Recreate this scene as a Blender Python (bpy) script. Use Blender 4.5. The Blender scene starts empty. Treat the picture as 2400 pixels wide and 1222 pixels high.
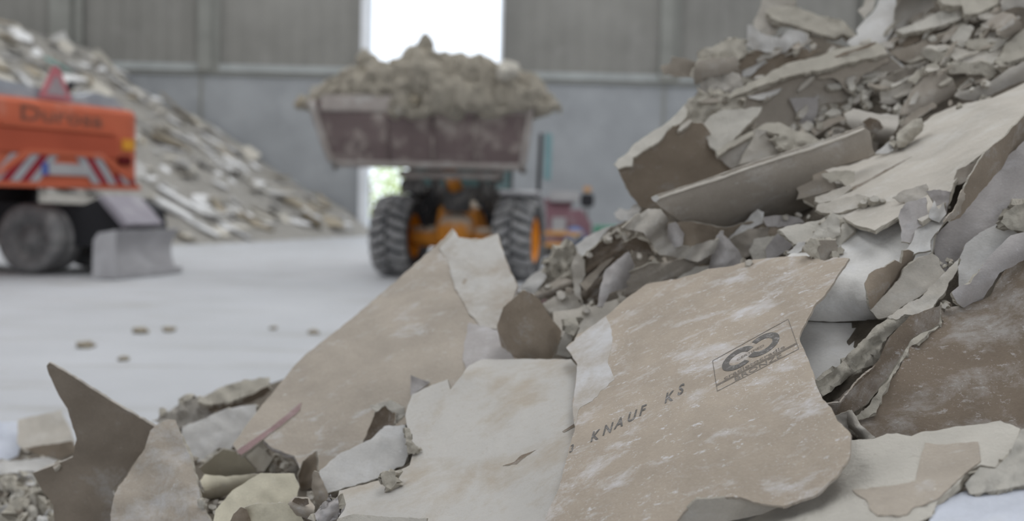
import bpy, bmesh, math, random
import numpy as np
from mathutils import Vector, Matrix, noise
from mathutils.geometry import delaunay_2d_cdt

random.seed(7)
rng = np.random.default_rng(11)
scene = bpy.context.scene
COL = scene.collection
PI = math.pi

# ------------------------------------------------------------------ camera
F = 2400.0
CAM = Vector((0.0, 0.0, 1.2))
PITCH = math.atan(131.0 / F)
ROLL = math.radians(1.4)
RM = (Matrix.Rotation(PI / 2 - PITCH, 3, 'X') @ Matrix.Rotation(ROLL, 3, 'Z'))
RN = np.array(RM)
CN = np.array(CAM)

cam_data = bpy.data.cameras.new('camera')
cam_data.sensor_width = 36.0
cam_data.lens = 36.0
cam_data.clip_start = 0.05
cam_data.clip_end = 400
cam_data.dof.use_dof = True
cam_data.dof.focus_distance = 1.80
cam_data.dof.aperture_fstop = 2.25
cam = bpy.data.objects.new('camera', cam_data)
cam.matrix_world = Matrix.Translation(CAM) @ RM.to_4x4()
COL.objects.link(cam)
scene.camera = cam

def ray(px, py):
    """World direction (unit depth along the lens axis) through a point of the photograph."""
    px = np.asarray(px, float); py = np.asarray(py, float)
    d = np.stack([(px - 1200) / F, -(py - 611) / F, -np.ones_like(px)], -1)
    return d @ RN.T

def at(px, py, d):
    return Vector((CN + ray(px, py) * d).tolist())

def on_floor(px, py, z=0.0):
    r = ray(px, py)
    return Vector((CN + r * ((z - 1.2) / r[2])).tolist())

# ------------------------------------------------------------------ materials
def srgb(r, g, b):
    f = lambda c: (c / 255 / 12.92) if c / 255 <= 0.04045 else ((c / 255 + 0.055) / 1.055) ** 2.4
    return (f(r), f(g), f(b), 1)

def newmat(name, rough=0.9):
    m = bpy.data.materials.new(name)
    m.use_nodes = True
    nt = m.node_tree
    b = nt.nodes['Principled BSDF']
    b.inputs['Roughness'].default_value = rough
    b.inputs['Specular IOR Level'].default_value = 0.2
    return m, nt, b

def nz(nt, vec, scale, detail=4, rough=0.55, dist=0.0):
    n = nt.nodes.new('ShaderNodeTexNoise')
    n.inputs['Scale'].default_value = scale
    n.inputs['Detail'].default_value = detail
    n.inputs['Roughness'].default_value = rough
    n.inputs['Distortion'].default_value = dist
    if vec is not None:
        nt.links.new(vec, n.inputs['Vector'])
    return n.outputs['Fac']

def ramp(nt, fac, p0, p1, c0=(0, 0, 0, 1), c1=(1, 1, 1, 1)):
    r = nt.nodes.new('ShaderNodeValToRGB')
    r.color_ramp.elements[0].position = p0
    r.color_ramp.elements[1].position = p1
    r.color_ramp.elements[0].color = c0
    r.color_ramp.elements[1].color = c1
    nt.links.new(fac, r.inputs['Fac'])
    return r.outputs['Color']

def mix(nt, fac, a, b, mode='MIX'):
    n = nt.nodes.new('ShaderNodeMix')
    n.data_type = 'RGBA'; n.blend_type = mode
    for i, v in ((0, fac), (6, a), (7, b)):
        if hasattr(v, 'is_output'):
            nt.links.new(v, n.inputs[i])
        elif i == 0:
            n.inputs[0].default_value = v
        else:
            n.inputs[i].default_value = v
    return n.outputs[2]

def mapv(nt, scale=(1, 1, 1), rot=(0, 0, 0), which='Object'):
    t = nt.nodes.new('ShaderNodeTexCoord')
    m = nt.nodes.new('ShaderNodeMapping')
    m.inputs['Scale'].default_value = scale
    m.inputs['Rotation'].default_value = rot
    nt.links.new(t.outputs[which], m.inputs['Vector'])
    return m.outputs['Vector']

def math_(nt, op, a, b):
    n = nt.nodes.new('ShaderNodeMath'); n.operation = op
    for i, v in enumerate((a, b)):
        if hasattr(v, 'is_output'): nt.links.new(v, n.inputs[i])
        else: n.inputs[i].default_value = v
    return n.outputs[0]

def bump(nt, b, h, strength, dist):
    n = nt.nodes.new('ShaderNodeBump')
    n.inputs['Strength'].default_value = strength
    n.inputs['Distance'].default_value = dist
    nt.links.new(h, n.inputs['Height'])
    nt.links.new(n.outputs['Normal'], b.inputs['Normal'])

def paper(name, base, dust, amount=0.5, fine=0.5, bumpd=0.0018, var=0.16):
    """Plasterboard paper: fibre-mottled base with smeared gypsum dust in streaks and flecks."""
    m, nt, b = newmat(name, 0.92)
    v = mapv(nt)
    vs = mapv(nt, (1.0, 1.75, 1.3), (0.3, 0.5, 0.65))
    c0 = tuple(x * (1 - var) for x in base[:3]) + (1,)
    c1 = tuple(min(1, x * (1 + var)) for x in base[:3]) + (1,)
    col = ramp(nt, nz(nt, v, 7, 6, 0.6), 0.3, 0.7, c0, c1)
    col = mix(nt, 0.22, col, ramp(nt, nz(nt, vs, 160, 3), 0.35, 0.65, c0, c1))
    big = ramp(nt, nz(nt, vs, 8.0, 10, 0.74, 0.3), 0.62 - 0.2 * amount, 0.76 - 0.16 * amount)
    col = mix(nt, math_(nt, 'MULTIPLY', big, 0.72), col, dust)
    fl = ramp(nt, nz(nt, vs, 34, 9, 0.75, 0.2), 0.66 - 0.11 * fine, 0.70 - 0.10 * fine)
    col = mix(nt, math_(nt, 'MULTIPLY', fl, 0.75), col, dust)
    # sugar-like specks gathered in drifts
    sp = ramp(nt, nz(nt, v, 210, 2, 0.6), 0.66 - 0.04 * fine, 0.70 - 0.04 * fine)
    dr = ramp(nt, nz(nt, v, 9, 5, 0.6), 0.40, 0.62)
    col = mix(nt, math_(nt, 'MULTIPLY', math_(nt, 'MULTIPLY', sp, dr), 0.8 * fine), col, tuple(min(1, x * 1.12) for x in dust[:3]) + (1,))
    nt.links.new(col, b.inputs['Base Color'])
    h = math_(nt, 'ADD', math_(nt, 'MULTIPLY', nz(nt, v, 24, 8, 0.65), 1.0),
              math_(nt, 'MULTIPLY', nz(nt, vs, 220, 4, 0.7), 0.12))
    bump(nt, b, h, 0.55, bumpd * 4)
    return m

def gyps(name, base, dark, bumpd=0.006, spots=0.5):
    """Broken gypsum: chalky, pitted, with a few darker pores."""
    m, nt, b = newmat(name, 0.95)
    v = mapv(nt)
    c1 = tuple(min(1, x * 1.08) for x in base[:3]) + (1,)
    c0 = tuple(x * 0.88 for x in base[:3]) + (1,)
    col = ramp(nt, nz(nt, v, 9, 7, 0.6), 0.3, 0.72, c0, c1)
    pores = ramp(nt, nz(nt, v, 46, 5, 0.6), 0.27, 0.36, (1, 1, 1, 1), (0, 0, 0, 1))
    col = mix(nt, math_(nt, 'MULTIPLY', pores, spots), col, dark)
    nt.links.new(col, b.inputs['Base Color'])
    h = math_(nt, 'ADD', nz(nt, v, 30, 10, 0.7), math_(nt, 'MULTIPLY', nz(nt, v, 140, 4, 0.7), 0.25))
    bump(nt, b, h, 0.7, bumpd * 2.5)
    return m

DUST = (0.56, 0.555, 0.56, 1)
M = {}
M['board'] = paper('board_paper_dusty', (0.385, 0.325, 0.262, 1), (0.62, 0.61, 0.62, 1), 0.52, 0.62, 0.0012)
M['tan'] = paper('tan_paper', (0.385, 0.335, 0.28, 1), DUST, 0.35, 0.25)
M['tan_dusty'] = paper('tan_paper_dusty', (0.40, 0.345, 0.285, 1), DUST, 0.85, 0.4)
M['brown'] = paper('brown_paper', (0.30, 0.245, 0.19, 1), (0.45, 0.42, 0.39, 1), 0.4, 0.3)
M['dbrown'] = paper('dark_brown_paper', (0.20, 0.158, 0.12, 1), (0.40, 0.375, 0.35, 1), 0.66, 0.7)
M['grey'] = paper('grey_paper', (0.44, 0.405, 0.36, 1), (0.56, 0.54, 0.51, 1), 0.5, 0.3)
M['greybrown'] = paper('grey_brown_paper', (0.34, 0.30, 0.255, 1), (0.48, 0.45, 0.42, 1), 0.45, 0.3)
M['lilac'] = paper('lilac_grey_paper', (0.40, 0.37, 0.355, 1), (0.55, 0.53, 0.53, 1), 0.5, 0.3)
M['yellow'] = paper('ivory_paper', (0.60, 0.55, 0.43, 1), (0.64, 0.61, 0.53, 1), 0.4, 0.2, 0.0008)
M['white'] = paper('white_dusty_paper', (0.53, 0.51, 0.485, 1), (0.63, 0.62, 0.61, 1), 0.6, 0.4)
M['bright'] = paper('bright_dusty_paper', (0.64, 0.62, 0.59, 1), (0.72, 0.71, 0.70, 1), 0.6, 0.4)
M['pale'] = paper('pale_dusty_paper', (0.48, 0.44, 0.385, 1), (0.575, 0.55, 0.51, 1), 0.6, 0.3)
def blotchy(name, base, patch, lo=0.52, hi=0.64, scale=5.0, bd=.004):
    m, nt, b = newmat(name, 0.94)
    v = mapv(nt)
    col = mix(nt, ramp(nt, nz(nt, v, scale, 9, 0.68, 0.2), lo, hi), base, patch)
    col = mix(nt, math_(nt, 'MULTIPLY', ramp(nt, nz(nt, v, 60, 5, 0.7), 0.55, 0.68), 0.35), col, patch)
    col = mix(nt, math_(nt, 'MULTIPLY', ramp(nt, nz(nt, v, 16, 6, 0.7), 0.3, 0.7), 0.25), col, tuple(x * .8 for x in base[:3]) + (1,))
    nt.links.new(col, b.inputs['Base Color'])
    bump(nt, b, nz(nt, v, 28, 10, 0.7), 0.6, bd)
    return m
M['patchy'] = blotchy('pale_paper_with_tan_patches', (0.50, 0.475, 0.44, 1), (0.42, 0.365, 0.30, 1), 0.50, 0.64)
M['blotchy'] = blotchy('gypsum_dust_over_tan', (0.40, 0.35, 0.295, 1), (0.53, 0.51, 0.48, 1), 0.36, 0.58, 8.0, .008)
M['board_edge'] = blotchy('dusty_board_margin', (0.42, 0.375, 0.325, 1), (0.58, 0.57, 0.57, 1), 0.40, 0.62, 9.0)
M['star'] = paper('brown_paper_painted_shade', (0.235, 0.195, 0.155, 1), (0.36, 0.34, 0.32, 1), 0.35, 0.15)  # darker copy of the brown paper, shade put into its colour
M['blue'] = paper('bluish_white_paper', (0.54, 0.56, 0.62, 1), (0.62, 0.63, 0.66, 1), 0.5, 0.3)
M['maroon'] = paper('faded_maroon_paper', (0.28, 0.19, 0.185, 1), (0.4, 0.33, 0.32, 1), 0.4, 0.3)
M['gypsum'] = gyps('broken_gypsum', (0.50, 0.46, 0.39, 1), (0.27, 0.24, 0.19, 1))
M['gypsum_light'] = gyps('pale_broken_gypsum', (0.56, 0.525, 0.465, 1), (0.3, 0.27, 0.22, 1), 0.004, 0.35)
M['core'] = gyps('gypsum_crevice_shade', (0.20, 0.17, 0.135, 1), (0.08, 0.065, 0.05, 1), 0.02)  # pale gypsum darkened so the colour itself shades the crevices

# ------------------------------------------------------------------ objects
def link(o, parent=None):
    COL.objects.link(o)
    if parent is not None:
        o.parent = parent
    return o

def tag(o, label=None, cat=None, group=None, kind=None):
    if label: o['label'] = label
    if cat: o['category'] = cat
    if group: o['group'] = group
    if kind: o['kind'] = kind
    return o

def empty(name, loc, label, cat, group=None, rz=0.0):
    o = bpy.data.objects.new(name, None)
    o.empty_display_size = 0.05
    o.location = loc
    o.rotation_euler = (0, 0, rz)
    link(o)
    return tag(o, label, cat, group)

def mesh_obj(name, verts, faces, mats, parent=None, fmats=None, smooth=None, origin=None):
    """Link one mesh; verts are in world space (or the parent's space when a parent has its own transform)."""
    V = np.asarray(verts, float)
    if origin is None:
        origin = V.mean(0)
    me = bpy.data.meshes.new(name)
    me.from_pydata((V - origin).tolist(), [], faces)
    for m in (mats if isinstance(mats, (list, tuple)) else [mats]):
        me.materials.append(m)
    if fmats is not None:
        me.polygons.foreach_set('material_index', np.asarray(fmats, dtype=np.int32))
    if smooth is not None:
        if isinstance(smooth, bool):
            smooth = [smooth] * len(me.polygons)
        me.polygons.foreach_set('use_smooth', np.asarray(smooth, dtype=bool))
    me.update()
    o = bpy.data.objects.new(name, me)
    pl = np.array(parent.matrix_basis.translation) if (parent is not None and parent.get('_w')) else 0.0
    o.location = (np.asarray(origin) - pl).tolist()
    return link(o, parent)

# ------------------------------------------------------------------ heap depth model
class TPS:
    def __init__(self, pts, vals, reg=1e-4):
        self.p = np.asarray(pts, float) / 1000
        n = len(self.p)
        K = self._k(self.p, self.p) + reg * np.eye(n)
        Pm = np.c_[np.ones(n), self.p]
        A = np.zeros((n + 3, n + 3)); A[:n, :n] = K; A[:n, n:] = Pm; A[n:, :n] = Pm.T
        self.w = np.linalg.solve(A, np.r_[np.asarray(vals, float), 0, 0, 0])
    @staticmethod
    def _k(a, b):
        d2 = ((a[:, None] - b[None]) ** 2).sum(-1)
        return 0.5 * d2 * np.log(d2 + 1e-12)
    def __call__(self, px, py):
        q = np.stack([np.ravel(px), np.ravel(py)], -1) / 1000
        out = self._k(q, self.p) @ self.w[:-3] + np.c_[np.ones(len(q)), q] @ self.w[-3:]
        return out.reshape(np.shape(px))

BASE = [(-300,1100,3.7),(0,1000,4.4),(0,1222,2.95),(200,1222,2.6),(200,1000,3.7),(480,930,3.6),(480,1222,2.15),
 (620,900,3.5),(700,1100,2.55),(800,1222,1.9),(800,800,3.5),(1060,600,3.6),(1000,900,2.65),(1200,1222,1.68),
 (1200,850,2.6),(1210,680,3.1),(1400,560,3.15),(1450,750,2.45),(1450,1000,1.85),(1500,1222,1.52),(1460,450,3.1),
 (1600,560,2.75),(1600,300,3.1),(1640,180,3.4),(1800,80,3.5),(1750,650,2.35),(1800,900,1.85),(1800,1222,1.45),
 (1900,400,2.78),(2000,200,3.08),(2050,0,3.4),(2100,600,2.12),(2100,900,1.74),(2200,1222,1.32),(2250,350,2.5),(2300,250,2.66),(2100,430,2.48),
 (2400,200,2.72),(2400,0,3.0),(2400,500,2.06),(2400,800,1.80),(2400,1000,1.64),(2180,1030,1.66),(2600,1000,1.6),(2400,1222,1.25),(2700,300,2.5),(2700,0,2.9),
 (2700,800,1.65),(2700,1222,1.15),(1000,1500,1.4),(2000,1500,1.15),(200,1500,1.75),(2700,1500,1.0),(-300,1500,2.0)]
_b = np.array(BASE)
_base = TPS(_b[:, :2], 1 / _b[:, 2], 1e-5)
def base_inv(px, py):
    return np.clip(_base(px, py), 0.16, 1.2)

SIL = [(-320,1060),(0,1012),(110,1060),(300,1050),(390,1010),(480,950),(620,905),(720,870),(800,820),(900,740),(1000,665),
 (1060,625),(1160,625),(1215,690),(1270,655),(1330,600),(1400,545),(1455,525),(1500,495),(1530,345),(1580,300),(1630,220),(1660,185),
 (1745,150),(1790,100),(1850,75),(1900,85),(1990,112),(2025,60),(2070,10),(2200,-60),(2450,-110),(2750,-160)]
def sil(px):
    s = np.array(SIL)
    return np.interp(px, s[:, 0], s[:, 1])

CELL = 8
GX = np.arange(-240, 2648, CELL); GY = np.arange(-240, 1504, CELL)
GPX, GPY = np.meshgrid(GX, GY)
PUSH = 0.10
ZB = np.where(GPY >= sil(GPX), 1 / base_inv(GPX, GPY) + PUSH, np.inf)

ZB0 = ZB.copy()

def inside(poly, px, py):
    p = np.asarray(poly, float)
    x0, y0 = p[:, 0], p[:, 1]
    x1, y1 = np.roll(x0, -1), np.roll(y0, -1)
    px = np.asarray(px, float)[..., None]; py = np.asarray(py, float)[..., None]
    c = ((y0 > py) != (y1 > py)) & (px < (x1 - x0) * (py - y0) / (y1 - y0 + 1e-12) + x0)
    return (c.sum(-1) % 2) == 1

def vn(x, y, z):
    return noise.noise(Vector((x, y, z)))

def vnoise(px, py, sc, seed, octs=2):
    out = np.zeros(len(px))
    for i, (x, y) in enumerate(zip(px, py)):
        a = 1.0; s = sc; t = 0
        for k in range(octs):
            t += a * vn(x / s, y / s, seed + 7.3 * k); a *= 0.5; s *= 0.5
        out[i] = t
    return out

def bend_depth(b, px, py):
    out = np.zeros(np.shape(px))
    for t in b:
        if t[0] in ('cyl', 'edge'):
            _, x0, y0, x1, y1, w, k = t
            L = math.hypot(x1 - x0, y1 - y0)
            s = ((x1 - x0) * (py - y0) - (y1 - y0) * (px - x0)) / L / w
            if t[0] == 'edge': s = np.maximum(s, 0)
            out = out + k * s * s
        elif t[0] == 'fold':
            _, ang, wl, amp, sd = t
            c, s_ = math.cos(math.radians(ang)), math.sin(math.radians(ang))
            u = (px * -s_ + py * c)
            w = px * c + py * s_
            out = out + amp * np.sin(2 * PI * (u / wl + 0.35 * np.sin(w / (1.7 * wl) + sd)) + sd)
    return out

FN = {}
NP = [0]
def P(name, label, mat, outline, pitch=None, yaw=0.0, cat='scrap', th=0.004, ro=2.2, rg=0.0, wr=0.004, b=(), parent=None,
      anch=None, back=None, edge='gypsum', lift=0.0, step=None, group=None, on=None, pct=0.95, gap=0.004, cr=None):
    """One torn piece: its outline carried to its own place in the heap, given thickness, ragged edges, bends and creases,
    and set down on whatever lies beneath it."""
    NP[0] += 1
    seed = NP[0] * 3.17
    poly = np.array(outline, float)
    if step is None:
        ext = max(np.ptp(poly[:, 0]), np.ptp(poly[:, 1]))
        step = float(np.clip(ext / 22, 5, 18))
    if cr is None:
        cr = 0.0 if (on is not None or anch is not None) else (0.007 if name == 'paper_scrap' else 0.0035)
    # ragged outline
    es = max(4.0, min(9.0, step * 0.6))
    pts = []
    n = len(poly)
    for i in range(n):
        a, c = poly[i], poly[(i + 1) % n]
        L = float(np.hypot(*(c - a)))
        k = max(1, int(L / es))
        nrm = np.array([-(c - a)[1], (c - a)[0]]) / (L + 1e-9)
        for j in range(k):
            q = a + (c - a) * j / k
            h = (vn(q[0] / 19, q[1] / 19, seed) + 0.6 * vn(q[0] / 7.5, q[1] / 7.5, seed + 5)) * ro
            if j == 0: h *= 0.5
            pts.append(q + nrm * h)
    pts = np.array(pts)
    # cells it covers
    c0 = max(0, int((poly[:, 0].min() - GX[0]) // CELL)); c1 = int((poly[:, 0].max() - GX[0]) // CELL) + 2
    r0 = max(0, int((poly[:, 1].min() - GY[0]) // CELL)); r1 = int((poly[:, 1].max() - GY[0]) // CELL) + 2
    gx, gy = GPX[r0:r1, c0:c1], GPY[r0:r1, c0:c1]
    msk = inside(poly, gx, gy)
    if msk.sum() < 2:
        msk = np.zeros_like(msk); msk[msk.shape[0] // 2, msk.shape[1] // 2] = True
    cx, cy = poly.mean(0)
    if on is not None:
        fn0 = FN[on.name]
        f1 = lambda x, y: fn0(x, y) + bend_depth(b, x, y)
        sh = 0.0
    else:
        if anch is not None:
            A = np.array(anch, float)
            tps_ = TPS(A[:, :2], 1 / A[:, 2], 1e-7)
            f0 = lambda x, y: 1 / np.clip(tps_(x, y), 0.12, 1.6)
        elif pitch is not None:
            p_, y_ = math.radians(pitch), math.radians(yaw)
            nv = np.array([math.sin(y_) * math.cos(p_), -math.cos(y_) * math.cos(p_), math.sin(p_)])
            P0 = ray(cx, cy) / base_inv(np.array([cx]), np.array([cy]))[0]
            k0 = float(nv @ P0)
            def f0(x, y):
                return k0 / np.minimum(ray(x, y) @ nv, -0.12)
        else:
            X = np.c_[np.ones(msk.sum()), gx[msk], gy[msk]]
            if msk.sum() >= 4:
                co = np.linalg.lstsq(X, base_inv(gx[msk], gy[msk]), rcond=None)[0]
            else:
                co = np.array([base_inv(np.array([cx]), np.array([cy]))[0], 0, 0])
            f0 = lambda x, y: 1 / np.clip(co[0] + co[1] * x + co[2] * y, 0.12, 1.6)
        f1 = lambda x, y: f0(x, y) + bend_depth(b, x, y)
        sh = 0.0
        if anch is None:
            zb = ZB[r0:r1, c0:c1][msk]
            ok = np.isfinite(zb)
            if ok.sum() >= 2:
                diff = (f1(gx[msk], gy[msk]) + th + gap - zb)[ok]
                sh = float(np.quantile(diff, pct))
    def fn(x, y):
        d = f1(x, y) - sh - lift
        sp, xr, yr = np.shape(x), np.ravel(x), np.ravel(y)
        if wr:
            d = d + (wr * vnoise(xr, yr, 95, seed, 2) + wr * 0.3 * vnoise(xr, yr, 24, seed + 3, 1)).reshape(sp)
        if rg:
            d = d + rg * vnoise(xr, yr, 22, seed + 9, 3).reshape(sp)
        if cr:
            d = d + cr * (2.2 * np.abs(vnoise(xr, yr, 62, seed + 13, 1)) + 1.1 * np.abs(vnoise(xr, yr, 27, seed + 17, 1))).reshape(sp)
        return d
    if on is not None and not rg: wr = 0
    Z = fn(gx, gy)
    zz = ZB[r0:r1, c0:c1]
    zz[msk] = np.minimum(zz[msk], Z[msk])
    # triangulate
    xs = np.arange(poly[:, 0].min() + step * 0.4, poly[:, 0].max(), step)
    ys = np.arange(poly[:, 1].min() + step * 0.4, poly[:, 1].max(), step)
    ix, iy = np.meshgrid(xs, ys)
    ix = ix + rng.uniform(-.28, .28, ix.shape) * step; iy = iy + rng.uniform(-.28, .28, iy.shape) * step
    im = inside(pts, ix, iy)
    ip = np.stack([ix[im], iy[im]], -1)
    if len(ip):
        dmin = np.sqrt(((ip[:, None] - pts[None]) ** 2).sum(-1)).min(1)
        ip = ip[dmin > step * 0.45]
    allp = np.vstack([pts, ip]) if len(ip) else pts
    nb = len(pts)
    vo, _, fo, ov, _, _ = delaunay_2d_cdt([Vector(p) for p in allp.tolist()], [], [list(range(nb))], 1, 1e-4)
    v2 = np.array([(v.x, v.y) for v in vo])
    fo = [f for f in fo if len(f) == 3]
    if not fo:
        return None
    d = fn(v2[:, 0], v2[:, 1])
    W = CN + ray(v2[:, 0], v2[:, 1]) * d[:, None]
    # orient faces towards the camera
    tri = np.array(fo)
    nr = np.cross(W[tri[:, 1]] - W[tri[:, 0]], W[tri[:, 2]] - W[tri[:, 0]])
    cen = W[tri].mean(1)
    flip = ((nr * (CN - cen)).sum(1) < 0)
    tri[flip] = tri[flip][:, ::-1]
    nr[flip] *= -1
    VN = np.zeros_like(W)
    for k in range(3):
        np.add.at(VN, tri[:, k], nr)
    VN /= (np.linalg.norm(VN, axis=1, keepdims=True) + 1e-12)
    B = W - VN * th
    if rg: B = B + VN * rg * 0.3
    # boundary loops
    ec = {}
    for t in tri:
        for a, c in ((t[0], t[1]), (t[1], t[2]), (t[2], t[0])):
            ec[(a, c)] = True
    bnd = [(a, c) for (a, c) in ec if (c, a) not in ec]
    N = len(W)
    verts = [W, B]
    faces = [tuple(int(i) for i in t) for t in tri] + [tuple(int(i) + N for i in t[::-1]) for t in tri]
    fm = [0] * len(tri) + [1] * len(tri)
    sm = [True] * (2 * len(tri))
    # crumbly edge: own vertices, with a jagged middle ring
    bi = sorted({i for e in bnd for i in e})
    idx = {v: k for k, v in enumerate(bi)}
    Eo = W[bi]; Eb = B[bi]
    ctr = W.mean(0)
    out = (Eo - ctr); out /= (np.linalg.norm(out, axis=1, keepdims=True) + 1e-9)
    jag = rng.uniform(-0.25, 0.35, (len(bi), 1)) * th
    Em = (Eo + Eb) / 2 + out * jag
    o0 = 2 * N; ne = len(bi)
    verts += [Eo, Em, Eb]
    for a, c in bnd:
        i, j = idx[a], idx[c]
        faces.append((o0 + j, o0 + i, o0 + ne + i, o0 + ne + j)); fm.append(2); sm.append(False)
        faces.append((o0 + ne + j, o0 + ne + i, o0 + 2 * ne + i, o0 + 2 * ne + j)); fm.append(2); sm.append(False)
    V = np.vstack(verts)
    mats = [M[mat], M[back or mat], M[edge]]
    par = parent
    org = V.mean(0)
    o = mesh_obj(name, V, faces, mats, None, fm, sm, origin=org)
    if par is not None:
        o.parent = par
        o.location = (Vector(org.tolist()) - par.location)
        if label: o['label'] = label
    else:
        tag(o, label, cat, group)
    FN[o.name] = fn
    return o
# ------------------------------------------------------------------ rubble core of the near heap
def build_core():
    cols = list(range(-320, 2761, 22))
    nf = 70
    rows = []
    for x in cols:
        ys = float(sil(x))
        t = np.linspace(0, 1, nf)
        py = 1470 + (ys - 1470) * t
        d = 1 / base_inv(np.full(nf, float(x)), py) + PUSH
        d = d + 0.030 * vnoise(np.full(nf, float(x)), py, 90, 40.0, 3) + 0.015 * vnoise(np.full(nf, float(x)), py, 26, 50.0, 2)
        d = d + 0.03
        W = CN + ray(np.full(nf, float(x)), py) * d[:, None]
        W[:, 2] = np.maximum(W[:, 2], 0.015)
        f0 = W[0].copy(); f0[2] = 0.0; f0[1] -= 0.25
        back = []
        top = W[-1]
        r = ray(float(x), ys); h = np.array([r[0], r[1]]); h /= np.linalg.norm(h)
        nbk = 12
        Lb = top[2] / 0.62
        for k in range(1, nbk + 1):
            s = k / nbk
            q = top.copy(); q[:2] += h * Lb * s; q[2] = top[2] * (1 - s)
            q[2] += 0.05 * vn(q[0] * 3, q[1] * 3, 3.0) * (1 - s)
            q[2] = max(q[2], 0.0)
            back.append(q)
        rows.append(np.vstack([f0[None], W, np.array(back)]))
    R = np.array(rows)
    nc, nr = R.shape[:2]
    V = R.reshape(-1, 3)
    faces = [(i * nr + j, (i + 1) * nr + j, (i + 1) * nr + j + 1, i * nr + j + 1) for i in range(nc - 1) for j in range(nr - 1)]
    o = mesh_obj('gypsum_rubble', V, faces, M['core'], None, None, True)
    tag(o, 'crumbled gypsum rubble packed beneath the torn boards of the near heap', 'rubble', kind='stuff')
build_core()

S = 'board_scrap'; PS = 'paper_scrap'; G = 'gypsum_chunk'
# ================================================================== crest of the heap (farthest first)
P(PS, 'rolled pale paper sheet standing at the crest of the heap, cut by the top edge', 'pale',
  [(1794,-40),(1780,20),(1765,54),(1767,63),(1781,73),(1790,81),(1817,83),(1830,60),(1860,30),(1866,12),(1864,-40)], 5, -10, b=[('cyl',1830,-40,1795,85,40,.03)], th=.003)
P(PS, 'light grey paper sheet standing upright at the crest beside a dark fold', 'white',
  [(2056,12),(2073,-40),(2098,-40),(2100,12),(2096,62),(2087,83),(2073,104),(2033,112),(1998,110),(1985,100),(1990,92),(2012,81),(2008,69),(2025,50),(2042,31)], 40, -25, b=[('cyl',2060,-40,2040,110,45,.02)])
P(PS, 'tan edged paper lobe curling left of the upright grey sheet', 'pale',
  [(2023,15),(2033,-35),(2058,-35),(2046,23),(2033,35),(2025,46),(2017,33),(2010,25)], 15, -30)
P(S, 'curled pale sheet with a dark hollow, right of the upright grey sheet', 'grey',
  [(2100,21),(2108,4),(2125,-30),(2190,-30),(2190,19),(2179,23),(2171,33),(2150,54),(2098,75),(2095,42)], 15, -15, b=[('cyl',2105,60,2180,0,30,-.045)], wr=.012)
P(S, 'rough cream slab along the top right crest of the heap', 'gypsum',
  [(2190,-40),(2345,-40),(2340,8),(2312,23),(2292,31),(2262,33),(2254,12),(2225,12),(2208,8)], 42, 0, th=.03, rg=.01, edge='gypsum')
P(S, 'brownish cream flap in the top right corner of the photo', 'grey',
  [(2344,2),(2375,-30),(2440,-30),(2440,14),(2377,17),(2348,27)], 10, -10, th=.01, rg=.006)
P(PS, 'grey paper curl hanging over the dark gap near the top right corner', 'greybrown',
  [(2300,35),(2317,42),(2348,27),(2375,33),(2394,54),(2396,67),(2369,92),(2337,83),(2335,65),(2302,73)], -5, -20, b=[('cyl',2340,90,2390,40,30,.05)])
P(S, 'lower tan board of the double slab just below the crest', 'tan',
  [(2085,124),(2092,119),(2140,106),(2212,77),(2237,69),(2237,83),(2225,92),(2165,117),(2160,133),(2129,150),(2110,140)], -8, -10, th=.012)
P(S, 'gap filling row of broken grey gypsum right of the double slab', 'gypsum',
  [(2267,94),(2296,90),(2333,92),(2346,100),(2333,112),(2290,119),(2265,108)], 20, 0, th=.02, rg=.008)
def double_slab():
    o = P(S, 'long double slab of two boards with a brown underside, below the crest at right', 'brown',
      [(2100,94),(2119,75),(2171,64),(2254,38),(2271,37),(2273,44),(2233,62),(2192,77),(2140,104),(2108,119),(2078,121)], -12, -12, th=.012, edge='pale')
    P('top_layer', 'cream upper layer', 'gypsum_light', [(2100,72),(2156,50),(2212,23),(2254,10),(2257,42),(2212,58),(2171,68),(2117,79)], 38, -15, th=.02, rg=.006, parent=o)
    P('paper_edge', 'pale folded paper edge', 'white', [(2071,117),(2094,83),(2110,68),(2109,84),(2088,112)], 20, -30, th=.004, parent=o)
double_slab()
P(PS, 'thin white paper strip standing on edge below the double slab', 'white', [(2072,121),(2079,118),(2127,161),(2117,164)], 20, -20, th=.004, ro=1)
P(G, 'squat cream block leaning at the end of the double slab', 'gypsum_light',
  [(2252,60),(2275,58),(2283,65),(2262,100),(2258,112),(2244,106),(2227,94),(2233,83)], 15, -15, cat='chunk', th=.03, rg=.004)
P(PS, 'small tan paper fold standing open like a frame near the right border', 'tan', [(2294,92),(2302,75),(2335,65),(2337,83),(2319,90)], 0, 10)
P(S, 'cream slab reaching in from the right border above the long sheet', 'gypsum',
  [(2356,104),(2400,67),(2440,45),(2440,120),(2369,144),(2337,150),(2331,142),(2354,119)], 32, -15, th=.025, rg=.007)
def flat_slab():
    o = P(S, 'smooth cream board lying flat with broken front edges, right of the double slab', 'pale',
      [(2163,113),(2177,106),(2212,104),(2244,110),(2275,119),(2317,115),(2350,106),(2348,125),(2327,142),(2302,148),(2269,150),(2242,144),(2225,131),(2192,124)], 48, -10, th=.012, wr=.006)
    P('front_edge', 'broken gypsum front edge', 'gypsum', [(2163,111),(2180,112),(2227,131),(2221,157),(2171,137),(2161,128)], 2, -15, th=.012, rg=.005, parent=o)
    P('broken_corner', 'pitted gypsum corner', 'gypsum', [(2221,158),(2227,145),(2269,148),(2302,143),(2329,152),(2336,171),(2323,184),(2296,174),(2254,172),(2223,172)], 6, 5, th=.02, rg=.008, parent=o)
flat_slab()

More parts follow.
